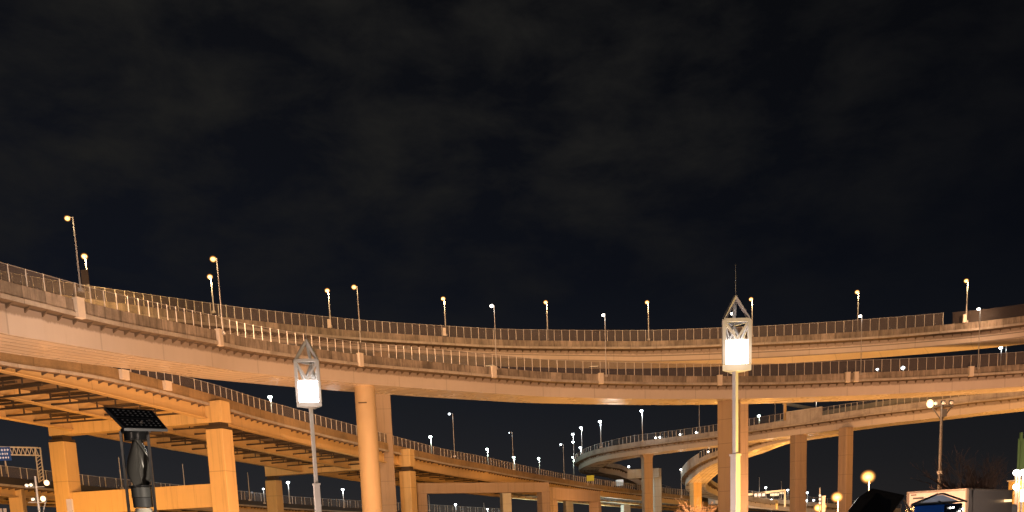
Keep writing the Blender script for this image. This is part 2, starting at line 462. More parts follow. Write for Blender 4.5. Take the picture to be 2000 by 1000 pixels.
def box_viaduct(path, side, label, W, wi, mats, name='elevated_ramp', rib=1.5, group=None, par_h=1.05):
    par, web, sof = mats
    t = thing(name, label, 'elevated road', (path[0]['P'].x, path[0]['P'].y, 0), group)
    h = par_h
    for a in (0, 1):
        mb = MB()
        pr = [(0, 'p', 0), (.28, 'p', 0), (.34, 'p', -h), (0, 'p', -h)]
        if a: pr = [(W - o, r_, z) for o, r_, z in pr]
        sweep(mb, path, pr, side); mb.build('parapet', par, t)
    mb = MB()
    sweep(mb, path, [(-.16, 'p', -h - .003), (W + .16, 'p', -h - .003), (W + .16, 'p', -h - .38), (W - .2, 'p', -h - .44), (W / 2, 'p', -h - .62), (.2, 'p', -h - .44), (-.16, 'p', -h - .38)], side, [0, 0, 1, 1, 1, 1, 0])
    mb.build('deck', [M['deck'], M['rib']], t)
    mb = MB()
    tz = -h - .5
    sweep(mb, path, [(wi, 'p', tz), (wi, 'b', 0), (W - wi, 'b', 0), (W - wi, 'p', tz)], side, [0, 1, 0, 0])
    # outrigger ribs below the slab edge
    s = 0
    while s < path[-1]['s']:
        r_ = at_s(path, s); tt = Vector((r_['t'].x, r_['t'].y, 0)) * .12
        for A, Bo in ((wi, .05), (W - wi, W - .05)):
            a = pt(r_, A, 'p', tz + .05); b = pt(r_, Bo, 'p', tz + .09); c = pt(r_, Bo, 'p', tz + .02); d = pt(r_, A, 'p', tz - .34)
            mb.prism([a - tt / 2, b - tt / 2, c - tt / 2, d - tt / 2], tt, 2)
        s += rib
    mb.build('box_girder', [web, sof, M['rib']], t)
    return t

def girder_viaduct(path, side, label, W, offs, par, name='elevated_road', frames=True, fstep=5.0, group=None, par_h=.95, fr_range=None):
    t = thing(name, label, 'elevated road', (path[0]['P'].x, path[0]['P'].y, 0), group); h = par_h
    for a in (0, 1):
        mb = MB(); pr = [(0, 'p', 0), (.25, 'p', 0), (.3, 'p', -h), (0, 'p', -h)]
        if a: pr = [(W - o, r_, z) for o, r_, z in pr]
        sweep(mb, path, pr, side); mb.build('parapet', par, t)
    mb = MB()
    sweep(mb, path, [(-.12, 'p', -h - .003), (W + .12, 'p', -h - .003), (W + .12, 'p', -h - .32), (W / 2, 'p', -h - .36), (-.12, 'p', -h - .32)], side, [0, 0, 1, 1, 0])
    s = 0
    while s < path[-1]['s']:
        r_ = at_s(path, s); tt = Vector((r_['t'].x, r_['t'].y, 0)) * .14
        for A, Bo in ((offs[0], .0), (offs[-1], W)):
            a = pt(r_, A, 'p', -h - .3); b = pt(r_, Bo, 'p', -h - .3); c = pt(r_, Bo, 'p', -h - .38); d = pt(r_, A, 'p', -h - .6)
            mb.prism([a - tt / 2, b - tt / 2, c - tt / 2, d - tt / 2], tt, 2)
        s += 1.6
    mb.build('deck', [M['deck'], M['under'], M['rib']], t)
    for k, o in enumerate(offs):
        mb = MB()
        sweep(mb, path, [(o - .05, 'p', -h - .3), (o + .05, 'p', -h - .3), (o + .05, 'b', .12), (o - .05, 'b', .12)], side)
        sweep(mb, path, [(o - .42, 'b', .118), (o + .42, 'b', .118), (o + .42, 'b', 0), (o - .42, 'b', 0)], side)
        mb.build('girder', M['steelC'], t)
    if frames:
        s = 2.0; n = 0; rest = MB()
        while s < path[-1]['s']:
            r_ = at_s(path, s)
            for a, b in zip(offs[:-1], offs[1:]):
                mb = MB() if n < 100 else rest
                A0, B0 = pt(r_, a + .06, 'p', -h - .55), pt(r_, b - .06, 'p', -h - .55)
                A1, B1 = A0 - Vector((0, 0, .85)), B0 - Vector((0, 0, .85))
                m0, m1 = (A0 + B0) / 2, (A1 + B1) / 2
                mb.bar(A0, B0, .2); mb.bar(A1, B1, .2); mb.bar(A0 + Vector((0, 0, .22)), B0 + Vector((0, 0, .22)), .3, .12)
                for f in (.25, .5, .75): mb.bar(A0.lerp(B0, f), A1.lerp(B1, f), .14)
                # top stringers
                if n < 100: mb.build('cross_frame', M['frame'], t)
                n += 1
            s += fstep
        if rest.v: tag(rest.build('cross_frame', M['frame'], t), kind='stuff')
    return t

A_ST = [(-150, 70, 466, 502, 606), (0, 78, 510, 545, 647), (100, 82, 539, 572, 671), (240, 89, 577, 608, 694), (400, 102, 611, 640, 714), (500, 112, 636, 663, 729),
        (700, 129, 668, 692, 749), (850, 141, 681, 707, 760), (1000, 150, 696, 721, 771), (1100, 155, 704, 728, 776), (1300, 161, 710, 734, 780), (1500, 165, 711, 734, 778),
        (1600, 166, 707, 731, 775), (1700, 167, 703, 727, 771), (1800, 167, 699, 723, 767), (2000, 167, 687, 711, 755), (2200, 166, 671, 695, 740)]
B_ST = [(-60, 106, 517, 543, 588), (100, 117, 546, 572, 615), (250, 127, 569, 594, 636), (400, 139, 590, 614, 654), (500, 147, 604, 627, 666), (700, 162, 624, 646, 683), (850, 172, 635, 656, 693),
        (1000, 180, 643, 664, 701), (1200, 186, 645, 666, 706), (1300, 187, 644, 665, 706), (1500, 185, 636, 657, 699), (1700, 179, 623, 646, 687), (1900, 171, 606, 629, 671), (2000, 167, 593, 617, 659), (2200, 160, 566, 591, 634)]
C_ST = [(-160, 80, 610, 636, 694), (0, 88, 660, 680, 722), (200, 100, 697, 713, 771), (400, 118, 745, 766, 818), (500, 131, 776, 797, 846), (600, 144, 805, 825, 869), (700, 158, 832, 851, 893), (850, 183, 873, 888, 925),
        (950, 205, 893, 907, 940), (1000, 218, 904, 917, 948), (1100, 246, 925, 935, 962), (1200, 280, 940, 951, 973), (1350, 336, 958, 969, 988), (1500, 385, 972, 982, 1000)]
D_ST = [(2180, 168, 712, 729, 770), (2000, 180, 744, 760, 797), (1900, 187, 755, 771, 808), (1800, 194, 769, 785, 820), (1700, 202, 782, 797, 831), (1600, 213, 797, 812, 844), (1500, 223, 812, 826, 856), (1400, 237, 829, 842, 870),
        (1300, 253, 843, 855, 881), (1230, 263, 852, 865, 890), (1180, 272, 864, 874, 898), (1150, 281, 873, 882, 906), (1133, 290, 882, 890, 913), (1124, 300, 889, 897, 919), (1126, 312, 895, 902, 924), (1142, 324, 900, 907, 928), (1172, 333, 905, 911, 932),
        (1197, 337, 912, 918, 938), (1226, 340, 922, 929, 949), (1262, 342, 936, 943, 962), (1310, 341, 952, 959, 977)]
E_ST = [(1640, 222, 812, 824, 846), (1550, 228, 824, 838, 859), (1500, 232, 834, 848, 869), (1457, 237, 848, 861, 883), (1402, 246, 868, 880, 901), (1370, 254, 881, 893, 915), (1348, 262, 894, 907, 932), (1336, 270, 907, 919, 943),
        (1331, 280, 917, 928, 952), (1334, 290, 927, 936, 959), (1346, 299, 936, 944, 966), (1370, 305, 945, 952, 972), (1403, 308, 953, 960, 979), (1450, 308, 961, 968, 986), (1520, 304, 972, 978, 995)]
F_ST = [(-120, 115, 893, 915, 955), (0, 128, 909, 930, 968), (100, 140, 920, 941, 976), (250, 160, 937, 956, 987), (450, 195, 957, 974, 1000), (600, 230, 972, 986, 1008), (800, 285, 983, 998, 1017), (1000, 340, 995, 1008, 1025)]
G_ST = [(1400, 326, 950, 961, 984), (1460, 328, 958, 969, 991), (1550, 332, 968, 978, 999), (1650, 336, 976, 985, 1005), (1760, 340, 985, 993, 1011)]
I_ST = [(1480, 245, 822, 832, 850), (1540, 238, 806, 816, 834), (1606, 231, 791, 803, 821), (1700, 222, 775, 787, 806), (1800, 214, 760, 772, 792), (1900, 208, 746, 758, 779)]

PA = make_path(A_ST, 1); PB = make_path(B_ST, 1); PC = make_path(C_ST, 1)
PD = make_path(D_ST, -1); PE = make_path(E_ST, -1); PF = make_path(F_ST, 1); PG = make_path(G_ST, 1, 2.5); PI_ = make_path(I_ST, 1, 2.5)

for p_, s_, w_ in ((PA, A_ST, .75), (PB, B_ST, .9), (PC, C_ST, .75)): calibrate(p_, s_, w_)
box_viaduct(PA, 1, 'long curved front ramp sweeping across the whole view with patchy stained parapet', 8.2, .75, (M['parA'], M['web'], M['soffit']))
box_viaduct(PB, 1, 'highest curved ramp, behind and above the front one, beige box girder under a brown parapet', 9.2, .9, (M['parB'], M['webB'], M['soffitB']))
girder_viaduct(PC, 1, 'wide orange lit road on three girders descending from the left under the front ramp', 21.5, [.75, 10.4, 20.2], M['parC'], par_h=1.15, fstep=4.0)
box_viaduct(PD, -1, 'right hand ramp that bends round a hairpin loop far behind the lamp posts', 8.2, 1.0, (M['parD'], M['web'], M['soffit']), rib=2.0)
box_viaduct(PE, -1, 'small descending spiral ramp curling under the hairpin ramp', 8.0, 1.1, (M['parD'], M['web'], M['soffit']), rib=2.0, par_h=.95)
girder_viaduct(PF, 1, 'low distant road with dark fence seen between the portal legs at lower left', 12.0, [1.2, 6.0, 10.8], mat_plain('dark_parapet', (.035, .03, .028), .8), fstep=7)
box_viaduct(PG, 1, 'low far ramp with sign gantry at lower right behind the piers', 9.0, 1.3, (M['parD'], M['web'], M['soffit']), rib=3.0)
box_viaduct(PI_, 1, 'grey green ramp rising behind the right hand ramp fence', 8.0, 1.3, (M['pierG'], M['pierG'], M['soffit']), rib=3.0)

def idx(path, px):
    return min(range(len(path)), key=lambda i: abs(proj(pt(path[i], 0, 'p', 0))[0] - px))
fence(PA, 'roadside_fence', 'screen fence with pale posts along the front ramp parapet', M['meshA'], 1.5)
i1850 = idx(PB, 1850)
fence(PB, 'roadside_fence', 'screen fence with grey posts along the highest ramp', M['meshA'], 1.5, to=i1850)
fence(PB, 'noise_screen', 'dark plain screen at the right end of the highest ramp', mat_mesh('dark_screen', (.045, .032, .025), .55), frm=i1850 + 1, posts=False, rail=False)
fence(PC, 'roadside_fence', 'fence with bright posts descending along the lower three girder road', M['meshA'], 1.6)
iD = idx(PD[:len(PD) // 2], 1603); iD2 = idx(PD[:len(PD) // 2], 1537)
fence(PD, 'roadside_fence', 'wire fence on the right hand ramp, right of the solid panel wall', M['meshD'], 1.7, to=iD)
fence(PD, 'roadside_fence', 'wire fence along the hairpin ramp, left of the solid panel wall', M['meshD'], 1.7, frm=iD2)
iE = idx(PE[:len(PE) // 2], 1364)
fence(PE, 'roadside_fence', 'short wire fence on the small spiral ramp', M['meshD'], 1.7, to=iE)
fence(PF, 'roadside_fence', 'dim dark fence on the low distant road at lower left', M['meshA'], 2.2)
fence(PG, 'roadside_fence', 'faint fence on the low far ramp at lower right', M['meshD'], 3.0)

# solid panel walls on the right hand ramps
def panel_wall(path, a, b, h, label, mat):
    sub = path[min(a, b):max(a, b) + 1]
    t = thing('barrier_wall', label, 'wall', pt(sub[0], 0, 'p', 0))
    mb = MB(); sweep(mb, sub, [(-.05, 'p', h), (.1, 'p', h), (.1, 'p', -.9), (-.05, 'p', -.9)], -1); mb.build('panel', mat, t)
    mb = MB(); sweep(mb, sub, [(-.09, 'p', h), (.14, 'p', h), (.14, 'p', h + .08), (-.09, 'p', h + .08)], -1); mb.build('top_rail', M['post'], t)
panel_wall(PD, iD, iD2, 1.75, 'solid brown panel wall on the right hand ramp beside the steel portal', M['parD'])
panel_wall(PE, iE, min(len(PE) - 1, iE + 34), 1.25, 'solid pale wall round the outside of the small spiral ramp', M['parD'])

# lamp pedestals on the front ramp
def pedestal(path, px, label, mat, wd=.8, h0=.05, h1=-1.5):
    i = idx(path, px); r_ = path[i]
    mb = MB(); a = pt(r_, -.16, 'p', 0)
    ang = math.atan2(r_['t'].y, r_['t'].x)
    mb.box((a.x, a.y, r_['zp'] + (h0 + h1) / 2), (wd, .5, h0 - h1), ang)
    mb.box((a.x, a.y, r_['zp'] + h0 + .04), (wd + .1, .6, .08), ang)
    o = mb.build('lamp_pedestal', mat, None)
    tag(o, label, 'pedestal', 'pale lamp pedestals on parapets')
M['ped'] = mat_plain('pale_pedestal', (.62, .55, .47), .7)
ORD = ['first', 'second', 'third', 'fourth', 'fifth', 'sixth', 'seventh', 'eighth', 'ninth', 'tenth', 'eleventh', 'twelfth']
for k, px in enumerate((157, 428, 697, 962, 1173, 1407, 1652, 1668, 1897)):
    pedestal(PA, px, 'pale block on the front ramp parapet, %s from the left' % ORD[k], M['ped'], .75)
for k, px in enumerate((240, 326)):
    pedestal(PC, px, 'pale square block on the lower girder road parapet, %s of two' % ORD[k], M['ped'], 1.15, -.1, -1.0)

# ------------------------------------------------------------------ piers
def column(px, py, d, a, b, rz, ztop, label, mat, name='pier', rnd=False, group='piers carrying the ramps', z0=0, capital=0):
    P = U(px, py, d); t = thing(name, label, 'pier', (P.x, P.y, 0), group)
    mb = MB()
    if rnd:
        mb.cyl((P.x, P.y, z0), (P.x, P.y, ztop), a / 2, a / 2, 40); mb.build('shaft', mat, t, smooth=True)
        m2 = MB(); m2.box((P.x - .2, P.y - a / 2, ztop - 2.3), (1.1, .12, .14)); m2.build('drain_slot', M['rib'], t)
    else:
        mb.box((P.x, P.y, (z0 + ztop) / 2), (a, b, ztop - z0), rz); mb.build('shaft', mat, t, bevel=.12)
    if capital:
        m2 = MB(); ca, sa = math.cos(rz), math.sin(rz); v = []
        for k_, hh in ((1.0, ztop - capital), (1.0 + .9 * capital / 3, ztop + .05)):
            for sx, sy in ((-1, -1), (1, -1), (1, 1), (-1, 1)):
                x, y = sx * a / 2 * k_ * 1.01, sy * b / 2 * 1.01
                v.append((P.x + x * ca - y * sa, P.y + x * sa + y * ca, hh))
        m2.add(v, [(3, 2, 1, 0), (4, 5, 6, 7), (0, 1, 5, 4), (1, 2, 6, 5), (2, 3, 7, 6), (3, 0, 4, 7)]); m2.build('capital', mat, t)
    m3 = MB(); m3.box((P.x, P.y, .4), (a + 1.2, (b or a) + 1.2, .8), rz); m3.build('footing', M['pierG'], t)
    return t
def zb_at(path, px): return path[idx(path, px)]['zb']
column(718, 850, 133.5, 2.75, 2.75, 0, zb_at(PA, 718) + .1, 'big round column under the front ramp', mat_plain('round_column_concrete', (.45, .34, .205), .7, var=.2, scale=.4, lift=0), 'round_pier', True)
column(752, 850, 168, 2.5, 2.5, R(8), zb_at(PB, 748) + .1, 'square column right behind the big round column', M['pierC'])
column(1424, 850, 168, 2.7, 3.5, R(-38), zb_at(PA, 1424) + .1, 'wide square column behind the right truss lamp post', M['pierC'])
column(1450, 850, 191, 2.1, 2.2, R(-10), zb_at(PB, 1450) + .1, 'narrow column at the right edge of the wide square column', M['pierC'])
column(1264, 940, 264, 2.5, 2.3, R(12), zb_at(PD, 1264) + .1, 'column under the hairpin ramp with flared top', M['pierC'], capital=1.0)
column(1559, 920, 220, 2.9, 2.4, R(12), zb_at(PD, 1559) + .1, 'column under the right hand ramp below the steel portal, left of the pair', M['pierC'])
column(1651, 920, 207, 2.1, 2.2, R(30), zb_at(PD, 1651) + .1, 'column under the right hand ramp beside the orange lamps, right of the pair', M['pierC'])
column(1359, 980, 272, 2.6, 2.2, R(20), 17.6, 'pier with wedge shaped head under the spiral ramp', M['pierS'], capital=3.2)
column(1283, 965, 291, 2.4, 2.4, R(5), 20.2, 'grey green concrete pier beyond the hairpin ramp column', M['pierG'])
column(35, 985, 134, 1.75, 1.75, R(10), 11.3, 'short orange pier under the low distant road at far left', M['pierS'])
column(988, 985, 215, 2.1, 1.9, R(20), 12.4, 'pale grey pier right of the long orange cross beam', M['pierG'])
column(1110, 990, 250, 2.1, 1.9, R(20), 10.8, 'small grey pier between the two far orange portals', M['pierG'])
column(1222, 996, 290, 2.3, 2.1, R(20), 10, 'small grey pier end low beside the hairpin column', M['pierG'])

def leg(name, P, z0, z1, a, ang, mat, t):
    mb = MB(); mb.box((P[0], P[1], (z0 + z1) / 2), (a, a, z1 - z0), ang); return mb.build(name, mat, t, bevel=.06)
def portal(pr, pl, zt, zb_, a, label, tie=None, stub=None, bearing=True, mat=None):
    mat = mat or M['pierS']
    PR, PL = U(*pr), U(*pl); v = Vector((PL.x - PR.x, PL.y - PR.y)); ang = math.atan2(v.y, v.x); u = v.normalized()
    t = thing('portal_pier', label, 'bridge pier', (PR.x, PR.y, 0), 'portal piers')
    gap = .8 if bearing else -.02
    for P in (PR, PL):
        leg('leg', (P.x, P.y), 0, zb_ - gap, a, ang, mat, t)
        if bearing:
            mb = MB(); mb.box((P.x, P.y, zb_ - gap / 2), (a * .72, a * .72, gap + .01), ang)
            mb.box((P.x, P.y, zb_ - gap * .75), (a * .95, a * .95, gap * .28), ang); mb.build('bearing', M['frame'], t)
    A = Vector((PR.x, PR.y)) - u * (a / 2 - .03); B = Vector((PL.x, PL.y)) + u * (a / 2 - .03); Cc = (A + B) / 2
    mb = MB(); mb.box((Cc.x, Cc.y, (zt + zb_) / 2), ((B - A).length, a * .82, zt - zb_), ang); mb.build('cross_beam', mat, t, bevel=.04)
    if stub:
        mb = MB(); q = Vector((PR.x, PR.y)) - u * .05; mb.box((q.x, q.y, (stub + zb_) / 2 - .01), (a * .98, a * .86, stub - zb_ + .02), ang); mb.build('end_box', mat, t, bevel=.05)
    if tie:
        A = Vector((PR.x, PR.y)) + u * (a / 2 - .05); B = Vector((PL.x, PL.y)) - u * (a / 2 - .05); Cc = (A + B) / 2
        mb = MB(); mb.box((Cc.x, Cc.y, (tie[0] + tie[1]) / 2), ((B - A).length, a * .7, tie[1] - tie[0]), ang); mb.build('tie_beam', mat, t, bevel=.04)
    return t
r1 = PC[idx(PC, 425)]; r2 = PC[idx(PC, 790)]
portal((433, 900, 119.5), (128, 920, 126), r1['zp'] - 1.6, r1['zb'] - .4, 2.3, 'large orange portal frame with tie beam behind the solar lamp', tie=(6.8, 9.6), stub=r1['zp'] - .9)
portal((796, 930, 171.5), (534, 940, 181), r2['zp'] - 1.6, r2['zb'] - .2, 2.2, 'second portal frame, its right leg just beyond the round column', stub=r2['zp'] - .45)
portal((820, 957, 176), (1061, 957, 190), 12.0, 10.1, 1.9, 'long low cross beam frame at bottom centre', bearing=False, mat=M['pierC'])
portal((1075, 970, 208), (1162, 970, 236), 11.9, 9.3, 2.4, 'far low portal frame left of the hairpin column', bearing=False, mat=M['pierC'])
# cross head joining the grey pier to the hairpin tail
b = MB(); P0 = U(1226, 931, 291); P1 = U(1288, 931, 289)
b.bar((P0.x, P0.y, 18.9), (P1.x, P1.y, 18.9), 2.0, 2.6)
tag(b.build('concrete_beam', M['pierG']), 'grey green concrete beam beside the hairpin ramp, on the grey green pier', 'beam')
# concrete slab road seen beneath the orange beams
# ------------------------------------------------------------------ street lamps
LAMPS = [0]
def street_lamp(head, base, d, label, kind='yellow', power=300, hs=.36, arm=.9, pr=.11, group=None, zbase=None, lit=True, beam=0):
    hs *= .74; Pb = U(base[0], base[1], d) if base else None
    hx = U(head[0], head[1], d)
    if Pb is None: Pb = Vector((hx.x + .3, hx.y, hx.z - (zbase or 8)))
    X, Y = Pb.x, Pb.y; zt = zfor(X, Y, head[1])
    t = thing('street_lamp', label, 'street lamp', Pb, group)
    mb = MB(); mb.cyl((X, Y, Pb.z), (X, Y, zt + .05), pr, pr * .6, 10); mb.box((X, Y, Pb.z + .15), (.45, .45, .3)); mb.build('pole', M['pole'], t)
    ax = X - arm * .7; ay = Y + .2
    mb = MB(); mb.cyl((X, Y, zt), (ax, ay, zt + .18), pr * .5, n=8); mb.build('arm', M['pole'], t)
    hd = MB(); hd.ell((ax, ay, zt + .16), hs * 1.15, hs * .8, hs * .42); ho = hd.build('lamp_head', M['dark'], t, smooth=True)
    emat, col = {'sodium': ('e_sod', SODIUM), 'yellow': ('e_yel', (1, .72, .36)), 'white': ('e_wht', WHITE), 'green': ('e_grn', GREENW), 'cool': ('e_cool', COOL)}[kind]
    ln = MB(); ln.ell((ax, ay - .05, zt), hs, hs * .85, hs * .8)
    o = ln.build('lens', M[emat] if lit else M['unlit'], None, smooth=True)
    o.parent = ho; me = o.data; off = Vector(t.location)
    for v in me.vertices: v.co -= off
    me.update()
    if kind in ('sodium', 'yellow') and lit:
        k_ = 2.6 if kind == 'sodium' else 1.45
        bw = MB(); bw.ell((ax, ay - .05, zt), hs * k_, hs * k_ * .9, hs * k_ * .9, 16, 10); bo = bw.build('glass_bowl', M['bowl'], None, smooth=True); bo.parent = ho
        for v in bo.data.vertices: v.co -= off
    if lit and power > 0:
        if beam: light('SPOT', (ax, ay + .7, zt - .1), beam, (1, .56, .30), t, .3, aim=(X * 1.12, Y + 30, zt - 6), spot=R(150))  # added fill spot thrown onto the ramp behind
        light('POINT', (ax + .1, ay - .9, zt - .55), power, col, t, .25)
    return t
B_L = [((168, 500), (176, 588), 123), ((414, 540), (418, 612), 141), ((642, 567), (646, 640), 158), ((869, 583), (871, 656), 174), ((1068, 590), (1070, 664), 183.4), ((1265, 590), (1267, 665), 187), ((1469, 584), (1469, 658), 186), ((1675, 570), (1675, 648), 181), ((1889, 548), (1887, 630), 172)]
for k, (h, b_, d) in enumerate(B_L):
    street_lamp(h, b_, d - .4, 'yellow lamp on the highest ramp, %s from the left' % ORD[k], 'yellow', 900, .42, .25, .13, 'yellow lamps on the highest ramp')
    if k in (0, 2, 3, 8):
        P = U(b_[0] - 3, b_[1] - 8, d - .8); q = MB(); q.box(P, (.55, .25, 1.3)); tag(q.build('control_box', M['ped']), 'small pale box beside yellow lamp pole %s from the left' % ORD[k], 'box')
A_L = [((143, 425), (158, 566), 85), ((423, 505), (436, 650), 105), ((696, 560), (706, 692), 130), ((965, 597), (970, 718), 148.6), ((1181, 615), (1184, 732), 158), ((1432, 612), (1433, 732), 164), ((1680, 617), (1681, 728), 167), ((1911, 603), (1910, 717), 167)]  # the lamp behind the right truss post is an addition
for k, (h, b_, d) in enumerate(A_L):
    street_lamp(h, (b_[0], b_[1] + 4), d - .2, 'tall thin lamp on the front ramp parapet, %s from the left' % ORD[k], 'yellow' if k < 3 else 'white', 60, .36 - .1 * (k == 0), (.75, .6, .6, .5)[k] if k < 4 else .3, .085, 'tall lamps on the front ramp', beam=(15000, 16000, 16000, 12000, 7000, 4000, 1800, 1200)[k])
P = U(166, 541, 84.6); q = MB(); q.box(P, (.55, .2, 1.1)); tag(q.build('control_box', M['frame']), 'brown box on the first tall lamp pole at far left', 'box')
C_L = [((525, 775), 172), ((839, 853), 225), ((950, 877), 253), ((1002, 893), 268), ((1051, 895), 285), ((1118, 893), 310)]
for k, (h, d) in enumerate(C_L):
    street_lamp(h, None, d, 'greenish white lamp beyond the descending road fence, %s from the left' % ORD[k], 'green', 1300, .5, .2, .15, 'greenish lamps beyond the lower road', zbase=7.5 if k < 5 else 9)
for k, (h, b_, d) in enumerate([((882, 808), (888, 893), 190), ((998, 845), (1003, 918), 219), ((1097, 868), (1102, 936), 246.5)]):
    street_lamp(h, b_, d - .3, 'tall thin pole lamp on the descending road parapet, %s from the left' % ORD[k], 'cool', 40, .3 if k != 1 else .12, .9, .08, 'thin pole lamps on the lower road')
D_L = [((1257, 802), (1255, 862), 258), ((1175, 823), (1174, 874), 273), ((1138, 835), (1137, 887), 286), ((1122, 848), (1121, 896), 300), ((1121, 863), (1121, 902), 316), ((1135, 874), (1135, 906), 322)]
DLAB = ['white lamp on the hairpin ramp, rightmost and nearest of its row', 'white lamp on the hairpin ramp, second from the right', 'white lamp on the hairpin ramp, third from the right',
        'white lamp above the hairpin bend tip, upper one of two', 'white lamp above the hairpin bend tip, lower one of two', 'low white lamp on the inside of the hairpin bend']
for k, (h, b_, d) in enumerate(D_L):
    street_lamp(h, b_, d - .2, DLAB[k], 'cool', 1600, .55, .2, .13, 'white lamps on the hairpin ramp')
street_lamp((1231, 911), (1229, 926), 345, 'small white lamp left of the grey green pier', 'cool', 60, .5, .2, .13)
street_lamp((1483, 812), (1483, 832), 236, 'greenish lamp behind the fence just right of the wide column', 'green', 200, .5, .1, .13)
street_lamp((1328, 917), (1331, 972), 276, 'lamp pole at the outer edge of the spiral ramp', 'white', 60, .38, .1, .09)
street_lamp((1384, 882), (1384, 900), 262, 'small white lamp on the spiral ramp fence', 'white', 40, .36, .1, .09)
street_lamp((1367, 790), (1366, 846), 243, 'unlit thin pole rising from the hairpin ramp fence', 'cool', 0, .12, .1, .09, lit=False)
street_lamp((1515, 790), (1514, 826), 226, 'unlit thin pole beside the steel portal on the right hand ramp', 'cool', 0, .12, .1, .09, lit=False)
street_lamp((1594, 782), (1594, 806), 222, 'bright white post between steel portal and green fence', 'white', 60, .14, .05, .14)
street_lamp((1562, 676), None, 260, 'lamp between the two upper ramps', 'cool', 0, .1, .1, .1, lit=False, zbase=5) if False else None
for k, (h, d, s_) in enumerate([((1712, 721), 230, .42), ((1762, 718), 222, .6), ((1953, 679), 215, .5)]):
    street_lamp(h, None, d, ['small white lamp seen through the front ramp fence at right, left one', 'bright white lamp seen through the front ramp fence at right, the larger one', 'white lamp at far right between the two upper ramps'][k], 'cool', 120, s_, .1, .14, zbase=9)
street_lamp((1964, 672), (1964, 716), 214, 'slim pale post at far right between the upper ramps', 'cool', 0, .1, .05, .12, lit=False)
F_L = [((150, 895), (154, 950), 152, 1), ((232, 895), (238, 955), 158, 0), ((357, 908), (362, 966), 178, 0), ((483, 924), (488, 978), 202, 0), ((515, 955), (517, 984), 208, 1), ((563, 942), (566, 984), 222, 2), ((669, 956), (672, 992), 248, 2), ((837, 968), (839, 998), 290, 0), ((890, 985), (891, 1003), 312, 2), ((944, 983), (946, 1006), 325, 0), ((952, 994), (953, 1008), 330, 2), ((290, 910), (292, 962), 176, 1)]
for k, (h, b_, d, q_) in enumerate(F_L):
    street_lamp(h, b_, d, 'slender lamp on the low distant road, %s' % ['just right of the left portal leg', 'left of the solar lamp', 'between the solar lamp and the right portal leg', 'right of the orange portal', 'touching the left leg of the second portal', 'brightest, right of the second portal leg', 'bright, left of the round column', 'unlit, right of the round column', 'bright, lowest under the long beam', 'unlit, under the long beam end', 'bright, rightmost under the long beam', 'a dot right of the solar lamp'][k], 'cool', [0, 60, 350][q_], [.13, .3, .5][q_], .1, .14 if q_ == 2 else .12, 'slender lamps on the low distant road', lit=q_ > 0)
G_L = [((1483, 933), (1483, 972), 329, 0), ((1496, 952), (1496, 974), 326, 1), ((1525, 941), (1526, 975), 330, 0), ((1505, 976), None, 322, 1), ((1539, 957), (1539, 978), 330, 1), ((1578, 962), (1577, 985), 333, 1), ((1574, 977), None, 330, 1), ((1588, 977), None, 336, 1), ((1601, 953), (1602, 985), 300, 0)]
for k, (h, b_, d, q_) in enumerate(G_L):
    street_lamp(h, b_, d, 'tiny far lamp at lower right, %s' % ['thin unlit pole above the gantry', 'white, standing over the gantry', 'thin unlit pole near the gantry right end', 'white, below the gantry', 'white, right of the gantry leg', 'white, just right of the first column', 'white, low by the first column', 'white, between the two columns', 'unlit pole left of the white post'][k], 'cool', [0, 80][q_], [.15, .52][q_], .1, .11, 'tiny far lamps at lower right', zbase=7, lit=q_ > 0)
for k, (h, d, s_) in enumerate([((1691, 931), 88, .38), ((1631, 971), 100, .36), ((1595, 992), 118, .34), ((1604, 989), 122, .3)]):
    street_lamp(h, None, d, ['large orange sodium lamp above the dark tailgate', 'orange sodium lamp at the foot of the right hand column', 'low orange lamp beside the white post, left one', 'low orange lamp beside the white post, right one'][k], 'sodium', [2500, 2500, 1500, 900][k], s_, .05, .08, 'orange ground lamps at right', zbase=U(*h, d).z)
# small marker lights on the hairpin parapet
for k, px in enumerate((1148, 1203, 1219, 1270, 1290, 1331, 1358)):
    r_ = PD[idx(PD[:len(PD) // 2], px)]; p = pt(r_, -.1, 'p', .12)
    t = thing('marker_light', 'tiny white marker light on the hairpin parapet, %s from the left' % ORD[k], 'marker light', p, 'marker lights on the hairpin parapet')
    q = MB(); q.box(p, (.2, .2, .3)); q.build('housing', M['dark'], t)
    q = MB(); q.ell(p + Vector((0, -.12, .18)), .22, .2, .2, 8, 6); q.build('lens', M['e_wht'], t)

